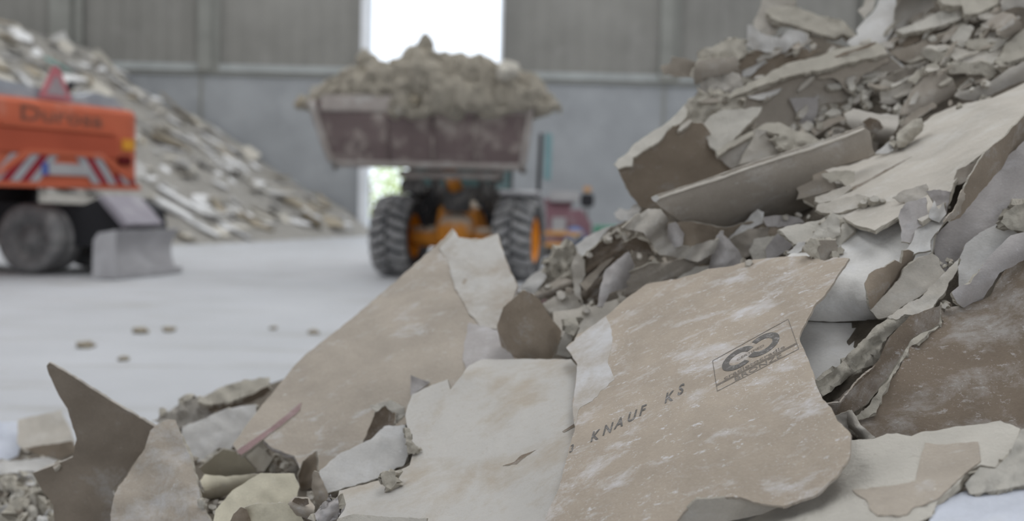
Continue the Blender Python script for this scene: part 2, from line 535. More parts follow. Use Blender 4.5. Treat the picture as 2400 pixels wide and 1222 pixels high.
# thick slab on the left crest
P(PS, 'dark crumpled paper tucked under the slab at the left crest', 'brown', [(1722,128),(1760,120),(1840,112),(1900,115),(1925,118),(1880,142),(1800,187),(1740,192),(1722,170)], -15, 0, wr=.02)
P(PS, 'box-like folded white paper under the thick slab at the left crest', 'white',
  [(1752,58),(1763,58),(1783,79),(1817,85),(1829,88),(1842,71),(1863,69),(1892,79),(1896,100),(1900,121),(1879,121),(1863,100),(1842,125),(1817,125),(1775,119),(1750,108)], 8, -10, b=[('fold',80,62,.018,1.2)], wr=.01)
P(S, 'thick torn cream slab lying across the left crest of the heap', 'gypsum',
  [(1792,24),(1812,16),(1850,13),(1871,17),(1921,37),(1971,46),(1996,67),(2008,83),(1992,86),(1975,80),(1954,90),(1912,76),(1871,62),(1842,54),(1812,44),(1798,32)], 30, -12, th=.03, rg=.010, back='lilac')
P(PS, 'ragged brown paper tongue pointing left from the crest, first thing over the wall', 'tan',
  [(1548,158),(1571,146),(1575,133),(1604,137),(1633,148),(1700,150),(1740,165),(1735,200),(1690,200),(1640,176),(1621,181),(1583,179),(1558,175)], -5, 0, wr=.012, ro=3.5)
P(G, 'crumbly gypsum crust on top of the blunt board end at the left crest', 'gypsum',
  [(1628,146),(1650,112),(1668,110),(1690,98),(1720,88),(1745,92),(1756,125),(1725,140),(1680,144)], 25, 0, cat='chunk', th=.03, rg=.02, ro=4)
P(S, 'blunt grey board end under a crumbly crust at the left crest', 'greybrown',
  [(1635,144),(1667,137),(1725,133),(1731,154),(1727,169),(1650,183),(1646,194),(1629,198),(1624,175)], 2, 5, th=.03, b=[('cyl',1630,160,1730,150,30,.02)])
P(PS, 'white crumpled paper twist right of the blunt board end', 'white', [(1740,168),(1762,158),(1790,140),(1800,146),(1775,160),(1760,178),(1740,182)], 20, -10, wr=.02)
P(G, 'crumb-covered paper tuft under the blunt board end', 'grey',
  [(1648,185),(1680,178),(1705,165),(1735,175),(1745,200),(1720,225),(1690,235),(1655,225),(1640,205)], 10, -10, cat='chunk', wr=.03, rg=.015, th=.01, ro=4)
P(G, 'rough grey crumb bank on the left shoulder above the folded sheet', 'gypsum',
  [(1604,245),(1640,215),(1690,222),(1730,225),(1755,245),(1740,262),(1690,270),(1640,290),(1606,275)], 20, -10, cat='chunk', th=.03, rg=.025, ro=5)
def ribbon():
    o = P(S, 'long board with a brown face and crumbly cream rim running down from the crest', 'greybrown',
      [(1750,225),(1833,190),(1871,165),(1921,155),(1983,140),(2075,118),(2090,137),(2119,162),(2067,178),(2050,200),(1983,237),(1929,243),(1879,312),(1775,300),(1743,256)], -14, 0, th=.012, b=[('cyl',1750,240,2110,140,60,-.02)])
    P('crumbly_rim', 'crumbly cream gypsum rim', 'gypsum', [(1817,162),(1858,144),(1925,131),(1983,110),(2050,97),(2072,110),(2077,127),(2025,139),(1921,164),(1858,177),(1800,194),(1733,221),(1706,230),(1725,208),(1775,187)], 38, -12, th=.02, rg=.012, parent=o, ro=4)
    P('torn_paper', 'tan torn paper flap', 'tan', [(1912,173),(1983,150),(2076,127),(2084,144),(2025,175),(2004,200),(1983,217),(1971,196),(1954,183),(1917,185)], 4, -8, th=.002, parent=o, ro=3)
    P('peeled_edge', 'pale peeled paper edge', 'white', [(1752,228),(1800,215),(1834,204),(1822,220),(1800,231),(1775,234)], 30, -10, th=.002, parent=o)
    P('crack_line', 'dark gap in the rim', 'dbrown', [(1938,141),(1975,124),(2020,110),(2052,98),(2054,102),(2020,116),(1980,129),(1945,143)], 20, -12, th=.002, parent=o, ro=1.5)
ribbon()
P(PS, 'dull brown filler sheet between the long board and the rounded brown sheet', 'greybrown', [(2060,182),(2081,178),(2119,162),(2150,160),(2146,180),(2129,196),(2092,202),(2062,200)], -5, 10, wr=.01)
P(PS, 'grey pointed paper shard standing in the hollow below the long board', 'lilac', [(1850,229),(1904,229),(1919,221),(1917,258),(1908,290),(1879,294)], -2, 0)
P(S, 'rounded brown sheet bulging in the middle of the upper heap', 'greybrown',
  [(2140,205),(2162,173),(2192,160),(2208,167),(2233,187),(2244,219),(2202,242),(2150,270),(2105,270)], 8, -10, b=[('cyl',2130,270,2240,170,50,.05)])
P(S, 'small pitted cream rim above the rounded brown sheet', 'gypsum', [(2146,167),(2196,143),(2201,160),(2171,168),(2162,178),(2146,198),(2129,188)], 25, -15, th=.012, rg=.006)
P(S, 'cream scrap with a straight left edge below the tan flaps', 'pale', [(2061,202),(2071,186),(2108,196),(2143,194),(2130,222),(2108,234),(2087,244),(2066,239)], 15, -10, th=.008)
for k, (x, y, r) in enumerate([(1997,203,11),(2018,208,12),(2027,222,13),(1996,236,10),(2032,236,9),(2010,222,8),(2042,212,9),(2040,246,8)]):
    a = [(x + r * math.cos(t + k) * (0.8 + 0.35 * math.sin(3 * t + k)), y + r * math.sin(t + k)) for t in np.linspace(0, 2 * PI, 7)[:-1]]
    P(G, 'tiny white gypsum crumb caught below the tan flaps of the long board', 'gypsum_light', a, 25, -10 + 8 * k, cat='chunk', th=.02, rg=.006, ro=1.5, group='white crumbs in the hollow')

# right edge sheet and the big sloping sheets
P(PS, 'long wavy paper sheet hanging in from the right border under the crest', 'grey',
  [(2440,130),(2400,145),(2365,160),(2329,187),(2304,198),(2262,212),(2242,217),(2237,226),(2258,234),(2290,236),(2320,223),(2360,204),(2400,189),(2440,176)], 15, -15, b=[('fold',-28,70,.012,.4)], th=.006, cr=0)

def big_sheet():
    o = P(S, 'large cream board sloping down the right side of the heap with a long crack', 'pale',
      [(2440,180),(2400,195),(2330,228),(2240,248),(2190,268),(2140,305),(2060,362),(1990,388),(1925,396),(1960,430),(1985,437),(1945,452),(1910,473),(1916,492),(1960,500),(2000,525),(2050,540),(2120,500),(2160,520),(2190,500),(2222,470),(2234,430),(2264,390),(2312,352),(2352,325),(2392,283),(2440,245)],
      anch=[(2420,190,2.76),(2180,280,2.74),(1950,400,2.66),(1920,490,2.42),(2060,500,2.22),(2215,480,2.10),(2300,360,2.26),(2410,260,2.42),(2200,390,2.38)], th=.01, rg=.003, wr=.006)
    P('crack', 'dark crack', 'dbrown', [(1990,443),(2030,424),(2075,398),(2137,367),(2090,395),(2050,418),(2010,440),(1996,447)], on=o, lift=.003, th=.001, ro=1, parent=o, wr=0)
big_sheet()
P(S, 'thin tan gypsum layer peeling at the left tip of the cracked cream board', 'pale', [(1909,472),(1912,461),(1960,445),(1990,434),(1995,442),(1958,468),(1921,477)], 30, -10, th=.012)
def tan_flap():
    o = P(S, 'torn tan paper flap with a hooked tip over the roll end', 'tan',
      [(1846,450),(1852,430),(1858,421),(1880,410),(1908,400),(1930,398),(1960,412),(1985,437),(1967,443),(1915,456),(1866,468),(1872,452),(1866,440),(1856,442)], 22, -10, th=.006, ro=2.5)
    P('gypsum_crust', 'cream gypsum crust', 'gypsum', [(1925,408),(1960,400),(2004,401),(2002,424),(1985,438),(1965,424),(1945,428)], 35, -10, th=.006, rg=.006, parent=o)
tan_flap()
P(S, 'dull grey leaf of board inside the dark gap beside the cracked cream board', 'greybrown', [(2229,435),(2244,398),(2296,377),(2277,419),(2250,433)], 25, -10)
P(S, 'crumpled pale paper curl nested beside the long rolled board', 'grey',
  [(1979,267),(2000,254),(2025,260),(2058,267),(2106,269),(2106,292),(2097,310),(2064,342),(2052,360),(2043,335),(2052,314),(2025,306),(2000,304),(1987,292)], 5, -10, b=[('cyl',1985,285,2100,310,28,.05)], wr=.02, th=.005)
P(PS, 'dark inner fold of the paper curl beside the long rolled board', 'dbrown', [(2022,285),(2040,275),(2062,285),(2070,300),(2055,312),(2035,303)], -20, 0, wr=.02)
P(S, 'tan board strip bridging from the paper curl to the cracked cream board', 'tan', [(2106,304),(2125,273),(2150,258),(2187,238),(2197,250),(2160,271),(2133,289),(2117,306)], 10, -20, th=.012)
P(G, 'long rough gypsum chunk resting on the cracked cream board', 'gypsum', [(2102,312),(2121,296),(2140,281),(2160,277),(2166,296),(2146,321),(2122,346),(2104,346),(2101,327)], 25, -15, cat='chunk', th=.04, rg=.012, b=[('cyl',2100,340,2165,280,22,.03)])
P(PS, 'small white leaf of paper under the rough chunk', 'white', [(2050,361),(2083,333),(2105,325),(2099,350),(2077,361)], 35, -10)
P(PS, 'brown paper slip beside the small white leaf', 'greybrown', [(2042,330),(2060,335),(2058,358),(2050,362),(2043,350)], 0, 20)

# ================================================================== folded sheet, roll and triangle at left of the upper heap
def folded_sheet():
    o = P(S, 'big folded sheet with a shaded brown inside, jutting left over the wall', 'brown',
      [(1446,394),(1479,385),(1483,367),(1515,346),(1546,325),(1577,296),(1608,288),(1646,288),(1665,312),(1690,344),(1720,367),(1740,394),(1730,430),(1640,455),(1560,480),(1520,490),(1496,483),(1473,448)], -24, 12, th=.006, b=[('cyl',1500,470,1640,300,100,-.02)])
    P('folded_lip', 'cream folded lip', 'gypsum_light', [(1438,385),(1452,371),(1473,356),(1487,337),(1508,323),(1546,298),(1571,281),(1587,265),(1604,246),(1609,256),(1607,275),(1592,291),(1567,300),(1546,329),(1533,339),(1517,348),(1483,369),(1480,388),(1448,396)], 38, -35, th=.008, parent=o, rg=.004)
folded_sheet()
P(PS, 'white paper shreds fluttering under the left corner of the folded sheet', 'white', [(1440,500),(1455,487),(1475,492),(1488,478),(1503,490),(1497,512),(1470,520),(1448,512)], 25, -15, wr=.02, ro=4)
P(S, 'cream board leaning in the mouth of the folded sheet', 'gypsum_light',
  [(1644,294),(1665,271),(1692,258),(1733,256),(1787,250),(1777,269),(1756,289),(1727,319),(1708,337),(1680,354),(1662,342),(1655,321)], 26, -12, th=.012, rg=.003)
def triangle_board():
    o = P(S, 'folded grey board shaped like a tent, leaning on the long roll', 'grey',
      [(1676,356),(1705,343),(1740,328),(1774,304),(1800,306),(1752,345),(1738,386),(1715,396),(1695,379),(1680,370)], 4, -20, th=.01)
    P('right_flap', 'smooth pale triangular flap', 'pale', [(1776,303),(1800,322),(1812,333),(1830,340),(1850,352),(1842,364),(1790,377),(1734,386),(1752,347)], 12, 14, th=.008, parent=o, ro=1)
    P('crumbly_rim', 'crumbly cream rim', 'gypsum', [(1677,356),(1704,337),(1775,300),(1796,288),(1830,288),(1858,304),(1900,313),(1922,330),(1905,337),(1860,324),(1800,310),(1776,310),(1740,333),(1705,350),(1683,366)], 38, -5, th=.015, rg=.008, parent=o)
triangle_board()
P(G, 'rough crumb pile spilling between the tent-shaped board and the long roll', 'gypsum', [(1808,327),(1830,313),(1870,320),(1902,336),(1890,352),(1870,362),(1850,358),(1830,346)], 25, 0, cat='chunk', th=.025, rg=.018, ro=3)
P(S, 'slim tan board lying above the end of the long roll', 'tan', [(1902,306),(1929,285),(1969,269),(1989,279),(1958,289),(1912,317)], 25, -10, th=.012)
P(G, 'small grey lump between the slim tan board and the long roll', 'grey', [(1935,312),(1955,298),(1978,300),(1985,312),(1965,325),(1942,328)], 10, 0, cat='chunk', th=.02, rg=.01)
P(G, 'pale crumb left of the slim tan board', 'gypsum_light', [(1880,292),(1892,283),(1906,287),(1908,300),(1893,308),(1881,303)], 20, 0, cat='chunk', th=.02, rg=.008)
P(G, 'flat cream crumb above the slim tan board', 'gypsum_light', [(1932,265),(1950,254),(1970,258),(1972,268),(1948,274)], 25, 0, cat='chunk', th=.02, rg=.008)
def roll():
    o = P(S, 'long board curled like a roll, its rounded back facing the camera', 'greybrown',
      [(1530,464),(1540,456),(1600,438),(1671,415),(1733,392),(1838,358),(1900,340),(1983,310),(2023,296),(2038,308),(2045,350),(2052,361),(2030,372),(1960,390),(1905,410),(1905,430),(1870,448),(1885,475),(1920,492),(1850,514),(1780,532),(1700,544),(1640,537),(1590,517),(1550,487)],
      -2, 4, th=.008, b=[('cyl',1540,480,2040,322,95,.10)], ro=1.5)
    P('painted_rim_light', 'pale strip painted as light on the rolled crest', 'pale', [(1528,462),(1540,456),(1600,437),(1671,414),(1733,391),(1838,357),(1900,339),(1983,309),(2023,295),(2026,302),(1985,320),(1900,351),(1838,369),(1733,403),(1671,426),(1600,448),(1545,466),(1536,474)], on=o, lift=.004, b=[('edge',2030,304,1530,470,16,.02)], th=.004, parent=o, ro=1)  # lighter strip stands in for light caught along the crest
roll()
P(PS, 'tiny white torn tip at the left end of the long roll', 'white', [(1526,463),(1540,457),(1546,466),(1537,474),(1531,471)], 10, 0, ro=1)
P(S, 'cream board layer ending raggedly under the hooked tan flap', 'pale', [(1912,492),(1916,480),(1960,470),(2010,455),(2060,470),(2020,485),(1990,492),(1960,500),(1930,499)], 35, -15, th=.012, rg=.003)
# ================================================================== right flank
def lower_sheet():
    o = P(S, 'bright lower board on the right flank whose bottom edge rolls under', 'bright',
      [(1930,545),(1965,520),(2020,500),(2090,492),(2150,500),(2195,520),(2185,590),(2125,640),(2085,680),(2056,745),(2054,750),(1960,755),(1880,752),(1800,742),(1790,640),(1860,590)],
      anch=[(1930,545,2.34),(2190,520,2.13),(1800,660,2.16),(2050,690,2.02),(1850,720,2.06),(2050,730,1.99),(1850,740,2.07),(2050,753,2.05),(1850,753,2.13)], th=.01, rg=.002, wr=.005, ro=1.2)
lower_sheet()
P(S, 'smooth grey board tucked below the bright rolled edge', 'bright',
  [(1850,752),(1960,757),(2085,757),(2060,790),(2010,850),(1960,890),(1908,912),(1860,870)], anch=[(1860,757,2.12),(2070,760,2.06),(1870,870,1.93),(2000,850,1.93)], th=.01, ro=1)
P(S, 'board leaf darkened as shade in the gap right of the smooth grey board', 'dbrown',  # dark brown puts the shade of the crevice into the colour
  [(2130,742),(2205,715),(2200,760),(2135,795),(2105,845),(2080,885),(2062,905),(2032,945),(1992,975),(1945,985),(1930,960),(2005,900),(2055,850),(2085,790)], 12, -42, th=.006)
def brown_board():
    o = P(S, 'large dark brown board with white flecks at the right border', 'dbrown',
      [(2195,722),(2212,755),(2155,788),(2122,828),(2106,868),(2082,898),(2068,928),(2045,968),(2000,990),(1990,1005),(2010,1020),(2060,1050),(2150,1060),(2230,1050),(2300,1040),(2360,1030),(2440,1040),(2440,560),(2400,590),(2350,640),(2320,695),(2270,715)],
      anch=[(2200,730,1.92),(2430,580,1.93),(2430,1030,1.66),(2010,1010,1.74),(2110,860,1.82)], th=.012, wr=.006)
    P('torn_edge', 'crumbly cream torn edge', 'gypsum', [(2203,745),(2150,783),(2113,820),(2098,850),(2083,880),(2068,895),(2058,920),(2033,955),(2005,975),(1998,990),(2030,980),(2055,968),(2064,942),(2077,905),(2092,885),(2112,850),(2132,815),(2167,790),(2208,757)], on=o, lift=.008, th=.010, rg=.012, parent=o, ro=5)
brown_board()
P(S, 'thick torn edge of layered gypsum and paper slanting below the rolled edge', 'gypsum',
  [(1907,903),(1933,882),(1965,858),(1993,827),(2022,795),(2051,767),(2088,741),(2128,732),(2138,740),(2110,764),(2090,782),(2064,808),(2064,838),(2053,854),(2010,868),(1970,902),(1930,928),(1914,916)], 25, 15, th=.012, rg=.012, ro=3.5, b=[('fold',-42,30,.010,1.0)])
P(PS, 'thin orange-edged brown paper in the dark gap beside the printed board', 'dbrown', [(1932,948),(1970,944),(2010,893),(2050,858),(2057,852),(2041,874),(2001,908),(1975,941),(1965,950)], 0, 25, edge='tan', th=.004)
P(PS, 'little curled grey paper wisp beside the corner of the printed board', 'pale', [(1984,965),(1996,961),(2010,985),(2022,1000),(2052,1026),(2030,1032),(2005,1023),(1987,1002)], 20, -25, b=[('cyl',1990,965,2035,1030,18,.02)], ro=2.5)
P(PS, 'dull grey slip under the curled grey wisp', 'grey', [(1958,975),(1984,966),(1988,1002),(2005,1024),(1985,1012),(1962,990)], 5, -20)

P(S, 'pale fibrous sheet sloping at the right border above the folded bright board', 'lilac',
  [(2440,290),(2400,330),(2340,390),(2290,450),(2255,500),(2225,520),(2188,560),(2190,600),(2200,640),(2230,640),(2260,610),(2310,570),(2370,550),(2440,520)], 32, -32, th=.008, wr=.006, b=[('edge',2440,300,2240,520,-60,.0)])
P(PS, 'brown curled paper wall rising along the fibrous sheet', 'brown',
  [(2440,225),(2400,272),(2358,316),(2310,355),(2269,420),(2250,472),(2236,505),(2225,520),(2250,512),(2290,462),(2340,402),(2400,340),(2440,305)], -6, 42, th=.004, b=[('cyl',2235,510,2440,235,60,.03)], ro=3)
P(PS, 'ragged tan paper fringe at the lower end of the brown curled wall', 'tan', [(2257,443),(2246,465),(2238,490),(2222,507),(2212,522),(2230,517),(2250,502),(2258,477),(2264,455)], 0, 10, ro=5, wr=.01, edge='tan')
P(PS, 'dark grey paper leaf with frayed top beside the tan fringe', 'lilac', [(2170,448),(2200,445),(2228,450),(2222,484),(2217,510),(2204,486),(2187,474)], 5, -10)
P(PS, 'frilled white paper scrap below the frayed grey leaf', 'white', [(2176,510),(2180,490),(2190,470),(2200,490),(2212,473),(2218,500),(2202,522),(2185,516)], 30, -10, wr=.012, ro=2)
P(PS, 'peaked grey paper scrap with a brown spot on the cracked cream board', 'grey', [(2091,463),(2110,450),(2140,441),(2171,430),(2177,440),(2170,464),(2130,477),(2110,474)], 30, -10, wr=.012, ro=3)
P(PS, 'fuzzy peeled paper patch below the peaked scrap', 'lilac', [(2111,489),(2123,477),(2170,463),(2172,487),(2179,519),(2150,536),(2145,555),(2133,570),(2113,567),(2112,531),(2105,507)], 32, -12, wr=.006, ro=3)
P(PS, 'bright white paper strip running down to the shaded curl', 'white', [(2060,645),(2100,612),(2121,586),(2135,570),(2147,533),(2167,526),(2213,504),(2218,514),(2199,541),(2181,565),(2181,587),(2150,592),(2135,600),(2120,612),(2095,640)], 45, -18, th=.005, ro=2.5)
P(S, 'mid grey curved flap of board with a hairline crack', 'pale', [(2039,728),(2069,696),(2106,657),(2120,630),(2152,605),(2187,595),(2200,607),(2203,622),(2213,639),(2199,661),(2159,693),(2105,725),(2083,744),(2057,747)], 24, -8, th=.006, b=[('cyl',2045,740,2200,610,45,-.012)])
P(S, 'shaded curl of brown paper in front of the bright lower board', 'brown', [(2026,664),(2036,643),(2057,630),(2074,626),(2098,610),(2112,618),(2117,587),(2128,586),(2145,595),(2140,610),(2120,632),(2105,659),(2071,700),(2040,727),(2031,686)], -8, 38, th=.005, b=[('cyl',2035,720,2130,590,40,.03)])
P(S, 'ragged cream strip along the torn edge below the cracked flap', 'pale', [(2081,744),(2106,725),(2157,698),(2211,641),(2248,605),(2245,634),(2223,664),(2218,678),(2179,730),(2149,737),(2120,737),(2103,749)], 42, -15, th=.008, rg=.005, ro=3.5)
def folded_bright():
    o = P(S, 'folded bright board with a rounded lower end in front of the brown board', 'white',
      [(2246,612),(2262,573),(2295,546),(2344,522),(2383,512),(2440,500),(2440,545),(2369,555),(2321,604),(2272,668),(2248,673)], 45, -22, th=.008, wr=.006)
    P('side_face', 'shaded tan side', 'lilac', [(2246,672),(2272,666),(2319,600),(2369,551),(2440,533),(2440,592),(2344,639),(2297,712),(2270,727),(2244,712),(2231,686)], 0, 10, th=.012, parent=o, b=[('cyl',2240,700,2440,560,50,.03)])
folded_bright()
P(G, 'crumbled lump wedged at the right border above the folded bright board', 'gypsum', [(2345,520),(2360,495),(2385,480),(2440,470),(2440,530),(2400,545),(2370,540)], 10, 0, cat='chunk', th=.03, rg=.008, ro=3)

# ================================================================== crumpled papers in the middle
P(S, 'white chalky slab at the far foot of the crumpled papers', 'white', [(1218,672),(1244,646),(1269,632),(1281,618),(1307,603),(1293,627),(1271,666),(1245,700),(1225,700)], 35, -20, th=.02, rg=.006)
P(G, 'crumbly cream lumps heaped behind the tan tube', 'gypsum', [(1280,640),(1290,610),(1310,580),(1330,575),(1345,600),(1350,640),(1340,665),(1310,660)], 10, -10, cat='chunk', th=.04, rg=.035, ro=5)
P(PS, 'dark brown paper folds at the left end of the crumpled papers', 'dbrown', [(1355,612),(1387,585),(1411,563),(1445,541),(1462,560),(1480,590),(1450,640),(1410,690),(1400,720),(1360,725),(1350,670)], -8, -15, wr=.03, b=[('fold',-45,36,.018,0)])
P(PS, 'white paper flap catching light above the dark folds', 'white', [(1348,575),(1372,556),(1409,537),(1434,530),(1411,556),(1391,582),(1372,609),(1354,592)], 35, -20, th=.005)
P(PS, 'brown shadowed paper filling behind the tall white shard', 'brown', [(1560,520),(1620,520),(1700,535),(1760,520),(1830,525),(1860,545),(1780,570),(1740,615),(1650,640),(1590,590)], -8, 0, wr=.03)
P(PS, 'strips of grey paper lying in the shade under the long roll', 'lilac', [(1785,511),(1822,504),(1873,510),(1885,521),(1832,533),(1797,531)], 15, 0, wr=.012)
P(PS, 'brown creased paper band along the top edge of the printed board', 'greybrown', [(1470,641),(1519,620),(1593,608),(1672,598),(1690,600),(1640,630),(1595,652),(1521,668),(1482,695),(1465,690)], 5, -10, wr=.014, b=[('fold',-20,24,.012,.5)])
def crumple():
    o = P(PS, 'large crumpled tan paper sheet bulging under the long roll', 'grey',
      [(1458,535),(1490,507),(1519,490),(1549,490),(1568,519),(1572,548),(1587,576),(1619,576),(1690,558),(1680,592),(1634,614),(1568,601),(1544,597),(1529,572),(1507,545),(1482,540)], 4, -8, th=.004, wr=.025, b=[('fold',-60,70,.03,.8)])
    P('rounded_fold', 'smooth rounded fold', 'lilac', [(1565,526),(1584,520),(1604,548),(1600,575),(1580,583),(1565,555)], -8, -10, parent=o, th=.004, b=[('cyl',1572,525,1590,580,18,.02)])
    P('painted_fold_shade', 'fold painted dark as deep shade', 'dbrown', [(1458,570),(1490,556),(1519,568),(1530,594),(1495,590),(1468,584)], -25, 0, parent=o, th=.003)  # dark brown piece imitates the shade inside the fold
crumple()
P(PS, 'grey creased paper leaf in front of the dark folds', 'lilac', [(1419,634),(1448,607),(1474,590),(1488,622),(1478,673),(1447,680),(1428,688),(1413,720),(1399,720),(1407,671)], 8, 8, b=[('cyl',1410,715,1470,600,24,.02)])
P(PS, 'narrow tan paper strip crossing the dark folds', 'tan', [(1358,666),(1411,617),(1450,595),(1416,629),(1374,684)], 15, -10, ro=1.5)
P(PS, 'upright cream paper strip left of the dark folds', 'pale', [(1338,622),(1352,593),(1369,610),(1371,646),(1359,671),(1366,712),(1347,690)], 5, -20, wr=.012)
P(S, 'tan rolled tube of paper behind the curled brown board', 'greybrown', [(1244,694),(1293,662),(1313,649),(1342,657),(1340,678),(1303,692),(1261,710)], -8, -5, b=[('cyl',1248,702,1340,664,18,.035)], th=.005)
P(S, 'pale scrap with a pinkish spot in front of the tan tube', 'pale', [(1270,712),(1318,686),(1345,676),(1364,710),(1375,724),(1318,730),(1288,733)], 30, -10, th=.006)
P('paper_scrap', 'pinkish paper dot beside the tan tube', 'maroon', [(1268,703),(1280,700),(1284,714),(1274,722),(1267,714)], 10, 0, ro=1, th=.002)
P(S, 'smooth pale board lying behind the top left corner of the printed board', 'pale', [(1296,732),(1396,717),(1475,692),(1450,735),(1410,765),(1365,790),(1320,795),(1300,772)], 45, -10, th=.012)
P(PS, 'pointed white paper shard leaning under the long roll', 'white', [(1707,560),(1748,518),(1775,491),(1791,497),(1787,524),(1765,535),(1748,543),(1721,562)], 22, -25, th=.004)
P(PS, 'dark rumpled paper below the pointed white shard', 'greybrown', [(1709,562),(1753,537),(1822,533),(1829,541),(1783,560),(1768,565),(1758,600),(1731,606)], 0, 0, wr=.02)
P(PS, 'curled triangular grey scrap standing behind the printed board', 'lilac', [(1660,632),(1678,553),(1690,541),(1697,541),(1696,551),(1706,560),(1729,583),(1744,616),(1709,634)], 2, -18, th=.004, b=[('cyl',1690,545,1700,630,34,.022)])
P(S, 'white angular scrap, left face of the broken corner behind the printed board', 'gypsum_light', [(1755,587),(1768,559),(1813,554),(1808,568),(1796,583),(1800,612),(1768,616)], 15, -30, th=.012, ro=2.5)
P(S, 'smooth grey folded scrap right of the white angular one', 'lilac', [(1793,585),(1812,557),(1829,539),(1863,570),(1850,585),(1812,607),(1797,607)], 22, 10, th=.004, ro=1.5)
def cream_board():
    o = P(S, 'cream board with a raised lump lying above the printed board', 'gypsum_light',
      [(1825,538),(1846,530),(1920,517),(1954,500),(1967,504),(1996,504),(2005,526),(2004,541),(1966,577),(1957,567),(1910,567),(1886,574),(1861,572)], 40, -12, th=.012, rg=.003)
    P('gypsum_lump', 'raised chalky lump', 'gypsum_light', [(1898,560),(1920,529),(1952,499),(1968,514),(1969,548),(1945,566),(1908,563)], 18, -8, th=.02, rg=.008, parent=o)
cream_board()
P(S, 'brown broken cube of board below the cream board', 'greybrown', [(1909,563),(1958,563),(1964,583),(1958,612),(1911,614)], -8, 6, th=.02, ro=1)
P(G, 'gravelly gypsum chunk left of the brown cube', 'gypsum', [(1880,580),(1898,563),(1911,560),(1918,573),(1911,608),(1895,599),(1885,589)], 12, -10, cat='chunk', th=.03, rg=.008)
P(G, 'round pebble of gypsum right of the brown cube', 'gypsum', [(1960,582),(1970,578),(1978,585),(1974,594),(1963,596)], 20, 0, cat='chunk', th=.02, rg=.004, ro=1)
P(G, 'small cream pebble at the lower corner of the brown cube', 'gypsum', [(1950,592),(1960,590),(1966,600),(1958,606),(1950,602)], 20, 0, cat='chunk', th=.02, rg=.004, ro=1)
P(PS, 'thin torn paper sliver on the top edge of the printed board', 'white', [(1844,594),(1859,583),(1871,566),(1887,567),(1881,587),(1870,594)], 30, -10)
for k, (x, y, r) in enumerate([(2023,473,7),(2036,468,8),(2050,466,10),(2030,481,5),(2068,470,5)]):
    a = [(x + r * 1.3 * math.cos(t), y + r * 0.8 * math.sin(t)) for t in np.linspace(0, 2 * PI, 8)[:-1]]
    P(G, 'smooth little gypsum pebble lying on the cracked cream board', 'gypsum_light', a, 30, -10, cat='chunk', th=.02, rg=.003, ro=1, group='pebbles on the cracked cream board')
P(S, 'cream rubble edge peeping out behind the top of the printed board', 'gypsum_light', [(1560,668),(1600,645),(1632,625),(1665,622),(1672,634),(1660,650),(1600,668)], 30, -10, th=.012, rg=.006)
# ================================================================== left foreground
P(S, 'bluish white board lying flat at the left border', 'blue', [(-40,990),(45,990),(49,1040),(40,1078),(-40,1082)], 60, 0, th=.012)
P(S, 'pale tan scrap on the floor edge behind the star-shaped board', 'pale', [(42,985),(140,962),(165,1010),(175,1040),(120,1048),(60,1060),(40,1040)], 50, -10, th=.008, wr=.012)
P(PS, 'brown shaded slip poking out left of the star-shaped board', 'brown', [(48,1052),(170,1034),(180,1062),(140,1074),(90,1066)], -5, -10)
P(S, 'white dusty shelf of gypsum at the left border below the bluish board', 'white', [(-40,1085),(40,1080),(110,1072),(150,1085),(90,1105),(40,1110),(-40,1116)], 55, 0, th=.02, rg=.008)
for k, (x, y, r) in enumerate([(20,1130,24),(70,1125,20),(40,1165,26),(95,1160,22),(15,1200,25),(70,1205,30),(110,1195,20),(100,1225,24),(120,1130,14),(30,1240,25)]):
    a = [(x + r * math.cos(t + k) * (0.8 + 0.3 * math.sin(2 * t + k)), y + .75 * r * math.sin(t + k)) for t in np.linspace(0, 2 * PI, 8)[:-1]]
    P(G, 'knobbly pale gypsum lump in the bottom left corner', ['gypsum', 'white', 'gypsum_light'][k % 3], a, 30, -30 + 7 * k, cat='chunk', th=.05, rg=.03, ro=4, group='lumps in the bottom left corner')
P(G, 'grey crumb bank behind the light board right of the star-shaped one', 'grey', [(365,985),(420,945),(470,930),(525,945),(480,985),(425,1005),(390,1010)], 20, 0, cat='chunk', th=.04, rg=.03, ro=5)
P(S, 'crusted cream slab with a dark gap beneath, on the far left edge of the heap', 'gypsum', [(462,938),(520,908),(560,893),(632,885),(628,905),(590,925),(540,942),(480,950)], 45, -8, th=.02, rg=.012, ro=4)
P(PS, 'dark brown sheet painting the shade under the crusted slab', 'dbrown', [(480,950),(540,942),(590,925),(628,905),(640,915),(590,945),(540,962),(490,966)], -25, 0)  # shade below the slab is put in as a dark sheet
P(S, 'pale mound of dusty board left of the tan board strip', 'white', [(428,1000),(470,985),(530,958),(600,948),(600,985),(548,1045),(532,1062),(500,1077),(470,1092),(440,1062),(424,1030)], 44, -12, th=.02, rg=.004, wr=.012)
P(G, 'bead of cream gypsum on the lip of the pale mound', 'gypsum_light', [(480,1075),(505,1055),(515,1065),(500,1085),(485,1090)], 25, 0, cat='chunk', th=.03, rg=.006)

